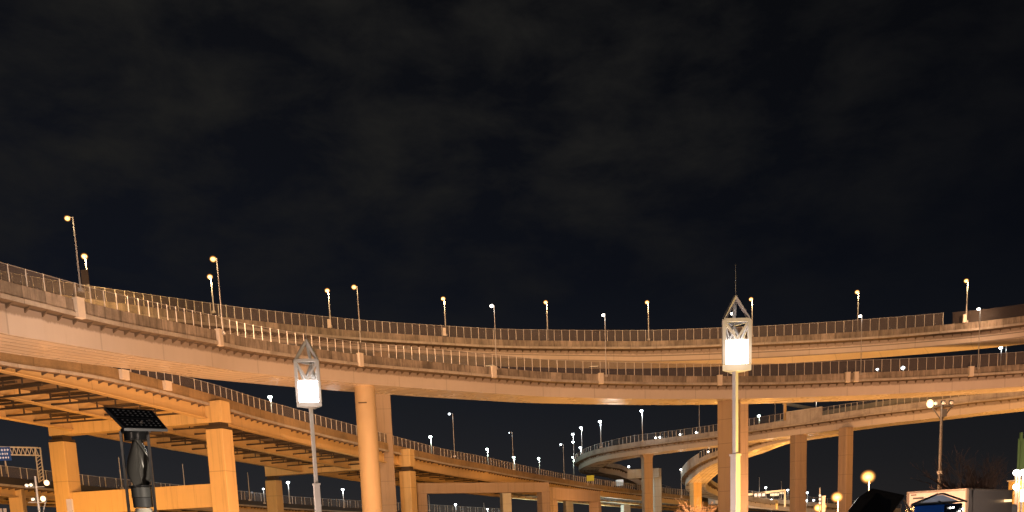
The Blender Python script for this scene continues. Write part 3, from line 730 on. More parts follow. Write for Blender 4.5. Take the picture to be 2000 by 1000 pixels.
# ------------------------------------------------------------------ truss top lamp posts
def truss_lamp(px, pyb, d, s, label, faces, ys, power):
    """ys: y of apex, ring, lantern top, base top, base bottom, pole joint"""
    P = U(px, ys[4], d); X, Y = P.x, P.y
    z = [zfor(X, Y, y) for y in ys]
    t = thing('truss_lamp_post', label, 'street lamp', (X, Y, 0), 'truss top lamp posts')
    # triangular plan: front edge, back corner
    tri = [Vector((X - s / 2, Y - s * .29)), Vector((X + s / 2, Y - s * .22)), Vector((X + s * .06, Y + s * .55))]
    c = sum(tri, Vector((0, 0))) / 3
    v3 = lambda p, zz: Vector((p.x, p.y, zz))
    rot = faces
    mb = MB(); w_ = s * .46; mb.box((X, Y, z[5] / 2), (w_ * .62, w_ * .62, z[5]), R(rot)); mb.build('lower_post', M['poleL'], t, bevel=.015)
    mb = MB(); mb.box((X, Y, z[5] + .02), (w_ * .72, w_ * .72, .06), R(rot)); mb.build('collar', M['poleL'], t)
    mb = MB(); mb.box((X, Y, (z[5] + z[4]) / 2), (w_ * .37, w_ * .37, z[4] - z[5] + .05), R(rot)); mb.build('upper_post', M['poleL'], t, bevel=.01)
    mb = MB(); big = [c + (p - c) * 1.13 for p in tri]; mb.prism([v3(p, z[4]) for p in big], (0, 0, z[3] - z[4])); bo = mb.build('lantern_base', M['poleL'], t)
    mb = MB(); mb.prism([v3(c + (p - c) * 1.09, z[3] + .004) for p in tri], (0, 0, z[2] - z[3] - .01)); lan = mb.build('lantern', M['e_lantern'], t)
    mb = MB(); mb.prism([v3(c + (p - c) * 1.02, z[2]) for p in tri], (0, 0, .05)); mb.build('lantern_lid', M['poleL'], t)
    b_ = .078 * s / .75
    for p in tri:
        m_ = MB(); m_.bar(v3(p, z[3]), v3(p, z[1]), b_ * 1.25); m_.build('corner_post', M['poleL'], t)
        m_ = MB(); m_.bar(v3(p, z[1]), v3(c, z[0]), b_ * 1.2); m_.build('spire_bar', M['poleL'], t)
    for i in range(3):
        p, q = tri[i], tri[(i + 1) % 3]
        m_ = MB(); m_.bar(v3(p, z[1]), v3(q, z[1]), b_ * 1.2); m_.build('ring_bar', M['poleL'], t)
        m_ = MB(); m_.bar(v3(p, z[1]), v3((p + q) / 2, z[2] + .04), b_ * .8); m_.bar(v3(q, z[1]), v3((p + q) / 2, z[2] + .04), b_ * .8); m_.build('brace', M['poleL'], t)
    m_ = MB(); m_.cyl(v3(c, z[0] - .05), v3(c, z[0] + .9), .012, .004, 6); m_.build('lightning_rod', M['pole'], t)
    # real lamp just outside each glass face, so the base and cage are lit
    light('POINT', (c.x, c.y - s * .75, (z[2] + z[3]) / 2), power * .10, (1, .93, .84), t, .12)
    light('POINT', (c.x, c.y, z[2] + .12), power * .025, (1, .95, .9), t, .08)
    return t
truss_lamp(1436, 0, 29.5, .77, 'tall truss top lamp post with blazing lantern, the right and larger of two', 38, (579, 628, 668, 713, 726, 890), 110)
truss_lamp(607, 0, 33.5, .74, 'truss top lamp post with blazing lantern before the front ramp, left of two', 20, (664, 706, 746, 787, 796, 947), 110)

# ------------------------------------------------------------------ solar and wind lamp
def solar_lamp():
    d = 14.8
    P = U(271, 900, d); X, Y = P.x, P.y
    z = lambda y: zfor(X, Y, y)
    t = thing('solar_wind_lamp', 'black lamp mast with helical wind rotor and solar panel on top', 'solar lamp', (X, Y, 0))
    r = .19
    q = MB(); q.cyl((X, Y, 0), (X, Y, z(1030)), .09, .08, 20); q.build('mast', M['black'], t, smooth=True)
    q = MB(); q.cyl((X, Y, z(858)), (X, Y, z(842)), r * .93, n=36); q.cyl((X, Y, z(845)), (X, Y, z(838)), r * 1.12, n=36); q.build('top_cap', M['black'], t, smooth=True)
    for a in (R(200), R(-18), R(90)):
        q = MB(); q.bar((X + r * 1.12 * math.cos(a), Y + r * 1.12 * math.sin(a), z(1012)), (X + r * 1.12 * math.cos(a), Y + r * 1.12 * math.sin(a), z(842)), .035); q.build('frame_rod', M['black'], t)
    gm = mat_plain('rotor_shell', (.13, .125, .115), .22, .4, var=.1)
    q = MB(); n = 40; H0, H1 = z(951), z(860)
    prof = []
    for k in range(n + 1):
        f = k / n; a0 = R(150) - f * R(160) + R(110)
        ring = []
        for j in range(13):
            th = math.pi * j / 12
            x = r * .50 * math.cos(th) + r * .46; y = r * .42 * math.sin(th)
            for sgn in (1,):
                ring.append((x, y))
        prof.append((a0, ring, H0 + (H1 - H0) * f))
    for sgn in (0, math.pi):
        b0 = len(q.v); vs = []; fs = []
        for a0, ring, zz in prof:
            ca, sa = math.cos(a0 + sgn), math.sin(a0 + sgn)
            for x, y in ring: vs.append((X + x * ca - y * sa, Y + x * sa + y * ca, zz))
        for k in range(n):
            for j in range(12): a = k * 13 + j; fs.append((a, a + 1, a + 14, a + 13))
        q.add(vs, fs)
    ro = q.build('rotor', gm, t, smooth=True)
    so = ro.modifiers.new('thick', 'SOLIDIFY'); so.thickness = .008
    q = MB(); q.cyl((X, Y, z(952)), (X, Y, z(949)), r * .95, n=36); q.build('rotor_plate', M['black'], t); q = MB(); q.cyl((X, Y, z(861)), (X, Y, z(858.5)), r * .93, n=36); q.build('rotor_plate', M['black'], t)
    q = MB(); q.cyl((X, Y, z(972)), (X, Y, z(953)), r * .80, n=36); q.build('generator_collar', mat_plain('grey_casting', (.11, .11, .105), .4, .4), t, smooth=True)
    q = MB(); q.cyl((X, Y, z(991)), (X, Y, z(973)), r * .76, n=36); q.build('generator', M['dark'], t, smooth=True)
    q = MB(); q.cyl((X, Y, z(1008)), (X, Y, z(993)), r * .9, r * .6, 36); q.build('lower_lamp', mat_plain('lamp_bowl', (.75, .68, .55), .3), t, smooth=True)
    # solar panel: two boards in one frame, tilted to the viewer and to the right
    c0, c1, c2, c3 = U(243, 836, 14.35), U(328, 838, 14.9), U(297, 801, 15.5), U(203, 795, 14.95)
    nrm = (c1 - c0).cross(c3 - c0).normalized()
    if nrm.y > 0: nrm = -nrm
    q = MB(); q.prism([c0, c1, c2, c3], -nrm * .04); pf = q.build('panel_frame', mat_plain('panel_rim', (.22, .22, .23), .35, .6), t)
    cell = mat_plain('solar_cells', (.006, .007, .014), .12)
    dotm = mat_plain('cell_gap_silver', (.75, .75, .78), .35)
    for (f0, f1) in ((.03, .485), (.515, .97)):
        a_ = c0.lerp(c3, f0).lerp(c1.lerp(c2, f0), .02); b_ = c0.lerp(c3, f0).lerp(c1.lerp(c2, f0), .98)
        c_ = c0.lerp(c3, f1).lerp(c1.lerp(c2, f1), .98); d_ = c0.lerp(c3, f1).lerp(c1.lerp(c2, f1), .02)
        q = MB(); q.prism([p + nrm * .004 for p in (a_, b_, c_, d_)], -nrm * .003); nx, ny = 9, 4
        for i in range(1, nx):
            for j in range(1, ny):
                p = a_.lerp(b_, i / nx).lerp(d_.lerp(c_, i / nx), j / ny) + nrm * .0075
                ux = (b_ - a_).normalized() * .020; uy = (d_ - a_).normalized() * .022
                q.face([p - ux, p - uy, p + ux, p + uy], None, 1)
        q.build('cell_board', [cell, dotm], t)
    q = MB()
    for dx in (-.12, .12):
        q.bar((X + dx, Y, z(840)), (X + dx * .9, Y - .03, z(824)), .03)
        q.bar((X + dx, Y + .05, z(840)), (X + dx * 1.3, Y + .2, z(818)), .025)
    q.ell((X, Y - .02, z(833)), .10, .07, .035); q.build('panel_bracket', M['pole'], t)
solar_lamp()

# ------------------------------------------------------------------ floodlight mast at right
def flood_mast():
    d = 70; P = U(1834, 960, d); X, Y = P.x, P.y; z = lambda y: zfor(X, Y, y)
    t = thing('floodlight_mast', 'tall slim mast with a bar of four floodlights, only the left one lit', 'floodlight', (X, Y, 0))
    q = MB(); q.cyl((X, Y, 0), (X, Y, z(788)), .14, .09, 14); q.build('pole', M['poleD'], t, smooth=True)
    q = MB(); zz = z(793); q.bar((X - 1.0, Y, zz), (X + .85, Y, zz), .09); q.build('cross_arm', M['poleD'], t)
    for sx in (-.75, .75):
        q = MB(); q.bar((X + sx, Y, zz), (X, Y, zz - 1.0), .06); q.build('brace', M['poleD'], t)
    q = MB(); q.box((X + .12, Y - .1, zz - .5), (.3, .3, .5)); q.build('junction_box', M['poleD'], t)
    for k, sx in enumerate((-.88, -.48, .08, .65)):
        c = Vector((X + sx, Y - .12, zz + .2))
        m_ = MB(); m_.box(c + Vector((0, .14, .02)), (.26 if k else .4, .16, .3)); hd = m_.build('floodlight_head', M['dark'], t)
        m_ = MB()
        if k == 0: m_.ell(c + Vector((-.02, 0, -.02)), .26, .12, .30)
        else: m_.ell(c, .15, .08, .13)
        o = m_.build('glass', M['e_yel'] if k == 0 else M['unlit'], None, smooth=True); o.parent = hd
        for v in o.data.vertices: v.co -= t.location
    light('POINT', (X - .9, Y - .8, zz), 35, (1, .85, .6), t, .2)
    m_ = MB(); m_.box((X, Y, z(923)), (.28, .28, .22)); m_.build('pole_clamp', M['e_wht'] if False else M['unlit'], t)
flood_mast()

# left floodlight cluster
def cluster():
    d = 60; P = U(72, 960, d); X, Y = P.x, P.y; z = lambda y: zfor(X, Y, y)
    t = thing('floodlight_mast', 'short floodlight cluster in front of the left portal leg, two orange lamps lit', 'floodlight', (X, Y, 0))
    q = MB(); q.cyl((X, Y, 0), (X, Y, z(930)), .09, .07, 10); q.build('pole', M['poleD'], t)
    for y in (951, 981):
        q = MB(); q.bar((X - .6, Y, z(y)), (X + .5, Y, z(y)), .05); q.build('cross_arm', M['poleD'], t)
    q = MB(); q.bar((X + .12, Y, z(1012)), (X + .45, Y, z(981)), .04); q.build('brace', M['poleD'], t)
    for k, (px, py, on) in enumerate(((52, 948, 0), (60, 947, 0), (91, 943, 1), (64, 975, 0), (84, 974, 1))):
        p = U(px, py, d - .15)
        m_ = MB(); m_.box(p + Vector((0, .14, 0)), (.24, .14, .24)); hd = m_.build('floodlight_head', M['dark'], t)
        m_ = MB(); m_.ell(p, .17 if on else .12, .09, .17 if on else .10); o = m_.build('glass', M['e_yel'] if on else M['unlit'], None, smooth=True); o.parent = hd
        for v in o.data.vertices: v.co -= t.location
        if on: light('POINT', p + Vector((0, -.8, 0)), 40, SODIUM, t, .15)
cluster()

# ------------------------------------------------------------------ sign gantries
def truss_bar(mb, a, b, h, n, w_=.12):
    a, b = Vector(a), Vector(b); up = Vector((0, 0, h))
    mb.bar(a, b, w_); mb.bar(a + up, b + up, w_)
    for k in range(n):
        p, q = a.lerp(b, k / n), a.lerp(b, (k + 1) / n)
        mb.bar(p, (p + q) / 2 + up, w_ * .6); mb.bar((p + q) / 2 + up, q, w_ * .6)
def gantry_left():
    d = 132; P0 = U(-60, 886, d); P1 = U(75, 889, d)
    base = U(80, 942, d)
    t = thing('sign_gantry', 'lattice steel sign gantry over the low distant road at far left', 'gantry', base)
    q = MB(); truss_bar(q, P0, P1, 1.0, 16); q.bar((P0.x, P0.y + .8, P0.z), (P1.x, P1.y + .8, P1.z), .12); q.bar((P0.x, P0.y + .8, P0.z + 1), (P1.x, P1.y + .8, P1.z + 1), .12); q.build('truss_beam', M['post'], t)
    q = MB(); q.bar((P1.x - .35, P1.y, P1.z + 1), (P1.x - .35, P1.y, base.z), .13); q.bar((P1.x + .35, P1.y, P1.z + 1), (P1.x + .35, P1.y, base.z), .13)
    n = 8
    for k in range(n):
        za = base.z + (P1.z - base.z) * k / n; zc = base.z + (P1.z - base.z) * (k + 1) / n
        q.bar((P1.x - .35, P1.y, za), (P1.x + .35, P1.y, zc), .07)
    q.build('leg', M['post'], t)
    S = thing('road_sign', 'blue road sign with white marks hanging on the far left gantry', 'sign', U(-4, 887, d - .5))
    c = Vector(S.location)
    sm = mat_plain('sign_blue', (.02, .08, .34), .4, var=.05); sm.node_tree.nodes['Principled BSDF'].inputs['Emission Color'].default_value = (.03, .10, .40, 1); sm.node_tree.nodes['Principled BSDF'].inputs['Emission Strength'].default_value = .12; sm.cycles.emission_sampling = 'NONE'
    q = MB(); q.box(c, (3.4, .12, 1.75)); q.build('board', sm, S)
    w2 = mat_plain('sign_white', (.85, .85, .85), .4, var=.02); w2.node_tree.nodes['Principled BSDF'].inputs['Emission Color'].default_value = (.8, .8, .85, 1); w2.node_tree.nodes['Principled BSDF'].inputs['Emission Strength'].default_value = .35; w2.cycles.emission_sampling = 'NONE'
    q = MB(); rr = random.Random(5)
    for row in range(3):
        x = .15
        while x < 1.45:
            ww = rr.uniform(.12, .3); q.box((c.x + x + ww / 2, c.y - .065, c.z + .5 - row * .5), (ww, .006, .10)); q.box((c.x + x + ww / 2, c.y - .067, c.z + .5 - row * .5), (.07, .006, .3)); x += ww + .12
    q.build('lettering', w2, S)
    L0 = U(10, 899, d - .4); q = MB(); q.cyl((L0.x, L0.y, U(14, 925, d - .4).z), (L0.x, L0.y, L0.z + .3), .1); tag(q.build('pole', M['post']), 'white pole under the blue road sign', 'pole')
gantry_left()
def gantry_right():
    d = 320; a = U(1450, 967, d); b = U(1533, 958, d); base = U(1534, 990, d)
    t = thing('sign_gantry', 'cream sign gantry over the low far ramp at lower right', 'gantry', base)
    gm = mat_emit('gantry_floodlit', (1.0, .66, .36), .0)
    cm = mat_plain('cream_gantry', (.8, .7, .55), .5)
    q = MB(); q.bar(a, b, .55, .75); q.build('beam', cm, t); q = MB(); q.bar((b.x, b.y, b.z + .3), (b.x, b.y, base.z), .5); q.build('leg', cm, t)
    light('POINT', (a.lerp(b, .5) + Vector((0, -9, -4))), 6000, WARM, t, .5)
    for k, (x0, x1, y0, y1, lit) in enumerate(((1472, 1495, 963, 970, 1), (1504, 1521, 963, 969, 1), (1522, 1531, 961, 965, 1))):
        p0 = U(x0, y0, d - .6); p1 = U(x1, y1, d - .6)
        s_ = thing('message_sign', ['lit pinkish sign board under the far gantry, leftmost', 'lit sign with row of bright bars under the far gantry', 'small lit sign at the right end of the far gantry'][k], 'sign', (p0 + p1) / 2)
        q = MB(); q.box((p0 + p1) / 2, (p1.x - p0.x, .3, p0.z - p1.z)); q.build('board', M['dark'], s_)
        q = MB(); n = (3, 6, 3)[k]
        for i in range(n):
            x = p0.x + (p1.x - p0.x) * (i + .5) / n; q.box((x, p0.y - .16, (p0.z + p1.z) / 2), ((p1.x - p0.x) / n * .72, .02, (p0.z - p1.z) * .72))
        q.build('lit_characters', mat_emit('sign_glow_' + str(k), [(1, .6, .45), (1, .85, .5), (1, .8, .5)][k], 1.1), s_)
gantry_right()
def steel_portal():
    d = 220; t = thing('steel_portal', 'plain brown steel portal on the right hand ramp at left end of panel wall', 'gantry', U(1533, 832, d))
    a, b_ = U(1533, 834, d), U(1533, 788, d); q = MB(); q.bar(a, b_, .55); q.build('post', M['pierS'], t)
    c, e = U(1590, 797, d + 12), U(1590, 822, d + 12); c = Vector((c.x, c.y, b_.z)); e = Vector((c.x, c.y, a.z))
    q = MB(); q.bar(b_ - Vector((.25, 0, 0)), c, .5, .6); q.build('beam', M['pierG'], t); q = MB(); q.bar(c, e, .55); q.build('post', M['pierG'], t)
steel_portal()
# crash warning board and a lit lorry on the descending road
p = U(1153, 934, 262); t = thing('warning_board', 'yellow green crash cushion board on the descending road', 'warning board', p)
q = MB(); q.box(p, (2.0, .3, 1.5)); q.build('board', mat_plain('acid_yellow', (.55, .60, .04), .5), t)
q = MB(); q.bar(p + Vector((-.7, 0, -.7)), p + Vector((-.7, 0, -1.9)), .12); q.bar(p + Vector((.7, 0, -.7)), p + Vector((.7, 0, -1.9)), .12); q.build('stand', M['post'], t)
p = U(1210, 943, 288); t = thing('lorry', 'small white lorry box on the descending road before the hairpin column', 'lorry', p)
q = MB(); q.box(p, (1.9, 3.2, 1.7)); q.build('cargo_box', mat_emit('lit_white_panel', (.9, 1, .95), .5), t, bevel=.05)  # cargo box given its own glow so it reads as lit
q = MB(); q.box(p + Vector((-1.7, 0, -.35)), (1.4, 2.0, 1.2)); q.build('cab', M['poleL'], t, bevel=.12)
q = MB()
for sx in (-1.5, .6): q.cyl(p + Vector((sx, -1.0, -1.1)), p + Vector((sx, 1.0, -1.1)), .4, n=14)
q.build('wheels_axle', M['black'], t)

# ------------------------------------------------------------------ vehicles at lower right
def box_truck():
    o = Vector((21.6, 45, 0)); u = Vector((-.743, .669, 0)); v = Vector((.669, .743, 0)); W_, L_, z0, z1 = 2.7, 7.8, .95, 3.0
    t = thing('box_truck', 'box truck with lit rear doors and dull grey side behind the blue vehicle', 'truck', o + v * 3)
    P = lambda a, b, z: o + u * a + v * b + Vector((0, 0, z))
    side = mat_plain('truck_side_panel', (.30, .27, .26), .35, .3, var=.08)
    q = MB(); q.prism([P(.03, .03, z0), P(W_ - .03, .03, z0), P(W_ - .03, L_, z0), P(.03, L_, z0)], (0, 0, z1 - z0 - .03)); q.build('cargo_box', side, t)
    q = MB()
    for a, b in ((0, 0), (W_, 0)):
        q.bar(P(a, b, z0 - .02), P(a, b, z1), .10)
    q.bar(P(0, 0, z1 - .02), P(W_, 0, z1 - .02), .07); q.bar(P(0, 0, z1 - .02), P(0, L_, z1 - .02), .06); q.bar(P(0, 0, z0), P(0, L_, z0), .10); q.bar(P(0, .16, z0), P(0, .16, z1), .05)
    q.build('corner_trim', mat_plain('alloy_trim', (.72, .60, .50), .25, .7), t)
    dm = mat_plain('rear_door_paint', (.74, .66, .60), .3, var=.06)
    for a in (.06, W_ / 2 + .01):
        q = MB(); q.prism([P(a, -.0, z0 + .05), P(a + W_ / 2 - .08, -.0, z0 + .05), P(a + W_ / 2 - .08, .02, z0 + .05), P(a, .02, z0 + .05)], (0, 0, z1 - z0 - .13)); dr = q.build('rear_door', dm, t)
    q = MB(); q.bar(P(W_ - .25, -.03, z1 - .32), P(W_ - .75, -.03, z1 - .32), .01, .07); q.bar(P(W_ - .15, -.03, z1 - .16), P(W_ - .4, -.03, z1 - .16), .01, .05); q.build('door_lettering', M['dark'], t)
    q = MB(); q.prism([P(.1, .2, .5), P(W_ - .1, .2, .5), P(W_ - .1, L_ + 1.6, .5), P(.1, L_ + 1.6, .5)], (0, 0, .4)); q.build('chassis', M['black'], t)
    q = MB(); q.prism([P(.2, L_ + .1, .6), P(W_ - .2, L_ + .1, .6), P(W_ - .2, L_ + 1.9, .6), P(.2, L_ + 1.9, .6)], (0, 0, 1.7)); q.build('cab', mat_plain('cab_paint', (.6, .6, .62), .3), t, bevel=.12)
    for b in (1.6, 6.8):
        for a in (.25, W_ - .25):
            q = MB(); c = P(a, b, .48); q.cyl(c - u * .14, c + u * .14, .48, n=24); q.build('wheel', M['black'], t, smooth=True)
    # reflected marker lamps on side
    q = MB(); c = P(-.06, 6.4, 2.45); q.box(c, (.5, .05, .12)); q.build('side_marker', M['e_yel'], t)
    # leaves caught on the roof edge
box_truck()
def blue_vehicle():
    d = 26.0
    t = thing('covered_truck', 'blue truck with grey gabled roof end and dark windscreen, in front of the box truck', 'truck', U(1830, 1000, d) * 1.0)
    t.location.z = 0
    yc = d; zt = lambda px, y: zfor(U(px, y, yc).x, yc, y)
    a, b_ = U(1786, 986, yc), U(1880, 980, yc); Lz = 3.6
    ap0, ap1 = U(1829, 968, yc), U(1841, 966, yc)
    ang = Vector((.35, 1, 0)).normalized() * Lz
    blue = mat_plain('blue_gloss', (.008, .05, .22), .15, .2, var=.1)
    q = MB(); a0 = Vector((a.x, a.y, .7)); b0 = Vector((b_.x, b_.y, .7)); q.prism([a0, b0, b_ - Vector((0, 0, .03)), a - Vector((0, 0, .03))], ang); q.build('body', blue, t, bevel=.03)
    q = MB(); q.prism([a + Vector((.05, 0, .0)), b_ + Vector((-.05, 0, 0)), ap1, ap0], ang * .98); q.build('gabled_end', mat_plain('grey_tarpaulin', (.42, .41, .44), .5), t)
    q = MB(); off = Vector((0, -.02, .03))
    q.bar(a + off + Vector((-.08, 0, -.02)), ap0 + off, .05, .045); q.bar(ap0 + off, ap1 + off, .05, .045); q.bar(ap1 + off, b_ + off + Vector((.1, 0, -.03)), .05, .045); q.bar(a + off * .4 + Vector((-.1, -.02, 0)), b_ + off * .4 + Vector((.1, -.02, 0)), .05, .03)
    q.ell((a + b_) / 2 + Vector((0, -.04, .02)), .05, .04, .04); q.build('roof_rim', M['black'], t)
    q = MB(); s0 = a.lerp(b_, .62) + Vector((0, -.02, -.05)); s1 = a.lerp(b_, .98) + Vector((0, -.02, -.05)); q.prism([s0 - Vector((0, 0, .9)), s1 - Vector((0, 0, .9)), s1, s0], (0, .015, 0)); q.build('windscreen', mat_plain('dark_glass', (.004, .005, .008), .06), t)
    for k, (px, py) in enumerate(((1862, 991), (1880, 994), (1874, 999), (1856, 992))):
        p = U(px, py, yc - .08); q = MB(); q.ell(p, .028, .012, .022, 8, 6); q.build('marker_light', M['e_wht'], t)
    for sx in (.15, .85):
        c = a.lerp(b_, sx); q = MB(); q.cyl((c.x - .12, c.y + .7, .4), (c.x + .12, c.y + .7, .4), .4, n=20); q.build('wheel', M['black'], t, smooth=True)
    q = MB(); cbox = [Vector((a.x + .05, a.y + .05, .35)), Vector((b_.x - .05, b_.y + .05, .35)), Vector((b_.x - .05, b_.y + .05, .72)), Vector((a.x + .05, a.y + .05, .72))]; q.prism(cbox, ang); q.build('chassis', M['black'], t)
blue_vehicle()
def tailgate_car():
    c = [U(1654, 1003, 15.6), U(1677, 974, 15.9), U(1703, 957, 16.3), U(1767, 970, 17.0), U(1741, 1006, 16.4)]
    base = U(1700, 1000, 17.5)
    t = thing('hatchback_car', 'black car with its raised tailgate sticking up as a dark slanted shape', 'car', (base.x, base.y, 0))
    blk = mat_plain('black_car_paint', (.030, .027, .025), .25, .2)
    v = Vector((.05, .12, .06))
    q = MB(); q.prism([c[0], c[1], c[2], c[3], c[4]], v * .6); tg = q.build('tailgate', blk, t, bevel=.015)
    q = MB(); e0, e1 = c[2] + (c[3] - c[2]) * .12, c[0] + (c[4] - c[0]) * .25
    q.prism([e1 + Vector((0, -.02, 0)), e0 + Vector((0, -.02, -.03)), c[3] + Vector((-.05, -.02, -.05)), c[4] + Vector((-.03, -.02, 0))], (0, .012, 0)); o = q.build('rear_window', mat_plain('car_glass', (.006, .006, .007), .08), t)
    q = MB(); q.bar(c[3] + Vector((-.02, 0, -.05)), U(1786, 1012, 16.6), .025); q.build('gas_strut', M['pole'], t)
    x, y, zl = base.x, base.y, c[4].z
    q = MB()
    prof = [(-.3, .35), (-.3, 1.0), (.1, 1.45), (1.9, 1.47), (2.7, 1.02), (3.7, .9), (3.8, .35)]
    dirv = Vector((.25, 1, 0)).normalized(); side_ = Vector((dirv.y, -dirv.x, 0))
    o_ = Vector((x, y, 0)) - side_ * .8
    q.prism([o_ + dirv * a + Vector((0, 0, b)) for a, b in prof], side_ * 1.6); q.build('body', blk, t, bevel=.06)
    for a in (.4, 3.0):
        for s_ in (.08, 1.52):
            q = MB(); cc = o_ + dirv * a + side_ * s_ + Vector((0, 0, .32)); q.cyl(cc - side_ * .1, cc + side_ * .12, .32, n=20); q.build('wheel', M['black'], t, smooth=True)
tailgate_car()

# white post beside orange lamps
p = U(1608, 970, 110); t = thing('marker_post', 'white square post between the orange ground lamps', 'post', (p.x, p.y, 0))
q = MB(); q.box((p.x, p.y, p.z / 2), (.36, .36, p.z)); q.build('shaft', mat_plain('white_post', (.8, .76, .66), .5), t); q = MB(); q.box((p.x, p.y, p.z + .05), (.46, .46, .1)); q.build('cap', M['poleL'], t)
p = U(1601, 968, 112); t = thing('signal_pole', 'thin pole with three stacked white lights left of the white post', 'pole', (p.x, p.y, 0))
q = MB(); q.cyl((p.x, p.y, 0), (p.x, p.y, p.z + .9), .05, n=8); q.build('pole', M['pole'], t)
for k in range(3):
    q = MB(); q.ell((p.x, p.y - .08, p.z - k * .42), .14, .1, .15, 8, 6); q.build('light', mat_emit('dim_white', (1, .8, .6), 1.2), t)

# white cabinet on the portal leg and small poster frame
p = U(137, 990, 95.2); q = MB(); q.box(p, (.55, .25, 1.5)); tag(q.build('cabinet', M['ped']), 'small pale cabinet fixed on the left leg of the orange portal', 'cabinet')
p = U(5, 993, 100); t = thing('gate_post', 'white twin topped post at bottom left corner', 'post', (p.x, p.y, 0))
q = MB(); q.box((p.x - .22, p.y, p.z / 2), (.22, .2, p.z)); q.box((p.x + .22, p.y, p.z / 2), (.22, .2, p.z)); q.box((p.x, p.y, p.z * .45), (.5, .18, p.z * .9)); q.build('post', M['poleL'], t)

# green tower at the far right edge
def green_tower():
    d = 120; a = U(1990, 860, d); b_ = U(1986, 921, d)
    t = thing('green_tower', 'green clad tower rising at the right edge above the truck', 'tower', (a.x + 3, a.y, 0))
    gm = mat_steel('green_cladding', (.025, .09, .04), 1.0, None, .6, .15)
    q = MB(); q.prism([(b_.x - .3, b_.y, b_.z - 9), (b_.x + 9, b_.y, b_.z - 9), (b_.x + 9, b_.y + 8, b_.z - 9), (b_.x + 4.6, b_.y + 8, b_.z - 9)], (0, 0, 9.02)); q.build('base_block', mat_plain('dark_block', (.10, .09, .09), .7), t)
    vs = [(b_.x, b_.y, b_.z), (b_.x + 9, b_.y, b_.z), (b_.x + 9, b_.y + 7, b_.z), (b_.x + 4.2, b_.y + 7, b_.z), (a.x - .1, a.y, a.z + .2), (a.x + 9, a.y, a.z + .2), (a.x + 9, a.y + 7, a.z + .2), (a.x + 4.1, a.y + 7, a.z + .2)]
    q = MB(); q.add(vs, [(3, 2, 1, 0), (4, 5, 6, 7), (0, 1, 5, 4), (1, 2, 6, 5), (2, 3, 7, 6), (3, 0, 4, 7)]); q.build('cladding', gm, t)
    q = MB()
    for k in range(8): q.bar((b_.x + .3 + k * .7, b_.y - .05, b_.z), (a.x + .3 + k * .7, a.y - .05, a.z + .2), .1)
    p = U(1991, 845, d); q.bar((a.x + .25, a.y, a.z), (a.x + .25, a.y, p.z), .3); q.build('cladding_rib', gm, t)
    light('POINT', (b_.x + 2, b_.y - 4, b_.z + 1), 90, (1, .85, .6), t, .3)
green_tower()
for k, (px, py, yb, s_) in enumerate(((1985, 923, 951, .32), (1991, 924, 951, .3), (1999, 923, 951, .34), (1985, 951, 957, .34))):
    P = U(px, py, 92); P0 = U(px, yb, 92)
    t = thing('globe_lamp', ['white globe lamp before the green tower, leftmost upper one', 'white globe lamp before the green tower, middle upper one', 'white globe lamp before the green tower, rightmost upper one', 'white globe lamp before the green tower, the lower one'][k], 'globe lamp', (P.x, P.y, 0), 'globe lamps at the right edge')
    q = MB(); q.cyl((P.x, P.y, 0), (P.x, P.y, P.z), .1, n=10); q.build('pole', M['ped'], t)
    q = MB(); q.ell(P, s_ * .9, s_ * .9, s_ * .9); q.build('globe', M['e_wht'], t, smooth=True)
    light('POINT', P + Vector((0, -.8, -.3)), 25, WHITE, t, .2)
p = U(1995, 951, 93); t = thing('yellow_cabin', 'small yellow lit cabin behind the truck roof at right edge', 'cabin', (p.x, p.y, 0))
q = MB(); q.box((p.x + .3, p.y + 1, (p.z + .6) / 2), (1.3, 1.5, p.z + .6)); q.build('body', mat_plain('yellow_paint', (.8, .5, .1), .5), t, bevel=.04); q = MB(); q.box((p.x + .3, p.y + 1, p.z + .66), (1.5, 1.7, .1)); q.build('roof', M['ped'], t)
p = U(1997, 968, 44); t = thing('light_box_sign', 'slim upright cyan white light box at the right edge above the truck side', 'sign', (p.x, p.y, 0))
q = MB(); q.box(p, (.16, .1, .55)); q.build('light_panel', mat_emit('cyan_panel', (.55, .9, 1.0), 2.5), t); q = MB(); q.cyl((p.x, p.y + .1, 0), (p.x, p.y + .1, p.z), .04); q.build('pole', M['pole'], t)

# ------------------------------------------------------------------ bare trees
def bare_tree(px, py, d, h, spread, label, seed, depth=6, mat=None, r0=.09, stems=3):
    rr = random.Random(seed); P = U(px, py, d); t = thing('bare_tree', label, 'tree', (P.x, P.y, 0)); tr = MB(); tw = MB()
    def grow(p, dv, ln, r, k):
        e = p + dv * ln
        (tr if k < 2 else tw).cyl(p, e, r, r * .7, 6 if k < 2 else 4)
        if k >= depth: return
        for _ in range(rr.choice((2, 3, 3)) if k else 4):
            nd_ = (dv + Vector((rr.uniform(-1, 1), rr.uniform(-1, 1), rr.uniform(-.25, .55))) * spread).normalized()
            f = rr.uniform(.45, 1)
            grow(p.lerp(e, f), nd_, ln * rr.uniform(.55, .85), r * .6, k + 1)
    for s_ in range(stems):
        grow(Vector((P.x + rr.uniform(-.15, .15) * stems, P.y, 0)), Vector((rr.uniform(-.12, .12) * stems / 2, 0, 1)).normalized(), h * .34, r0, 0)
    m_ = mat or M['bark']
    tr.build('trunk', m_, t); tw.build('crown', m_, t)
M['bark'] = mat_plain('bark', (.16, .10, .075), .9)
M['barkl'] = mat_plain('pale_bark', (.40, .27, .17), .9)
bare_tree(1898, 960, 52, 5.9, .62, 'reddish bare tree with fine twigs rising behind the truck roof', 11, 5, None, .07, 4)
bare_tree(1930, 960, 55, 4.9, .7, 'bare bushy tree behind the middle of the truck roof', 12, 5, None, .06, 4)
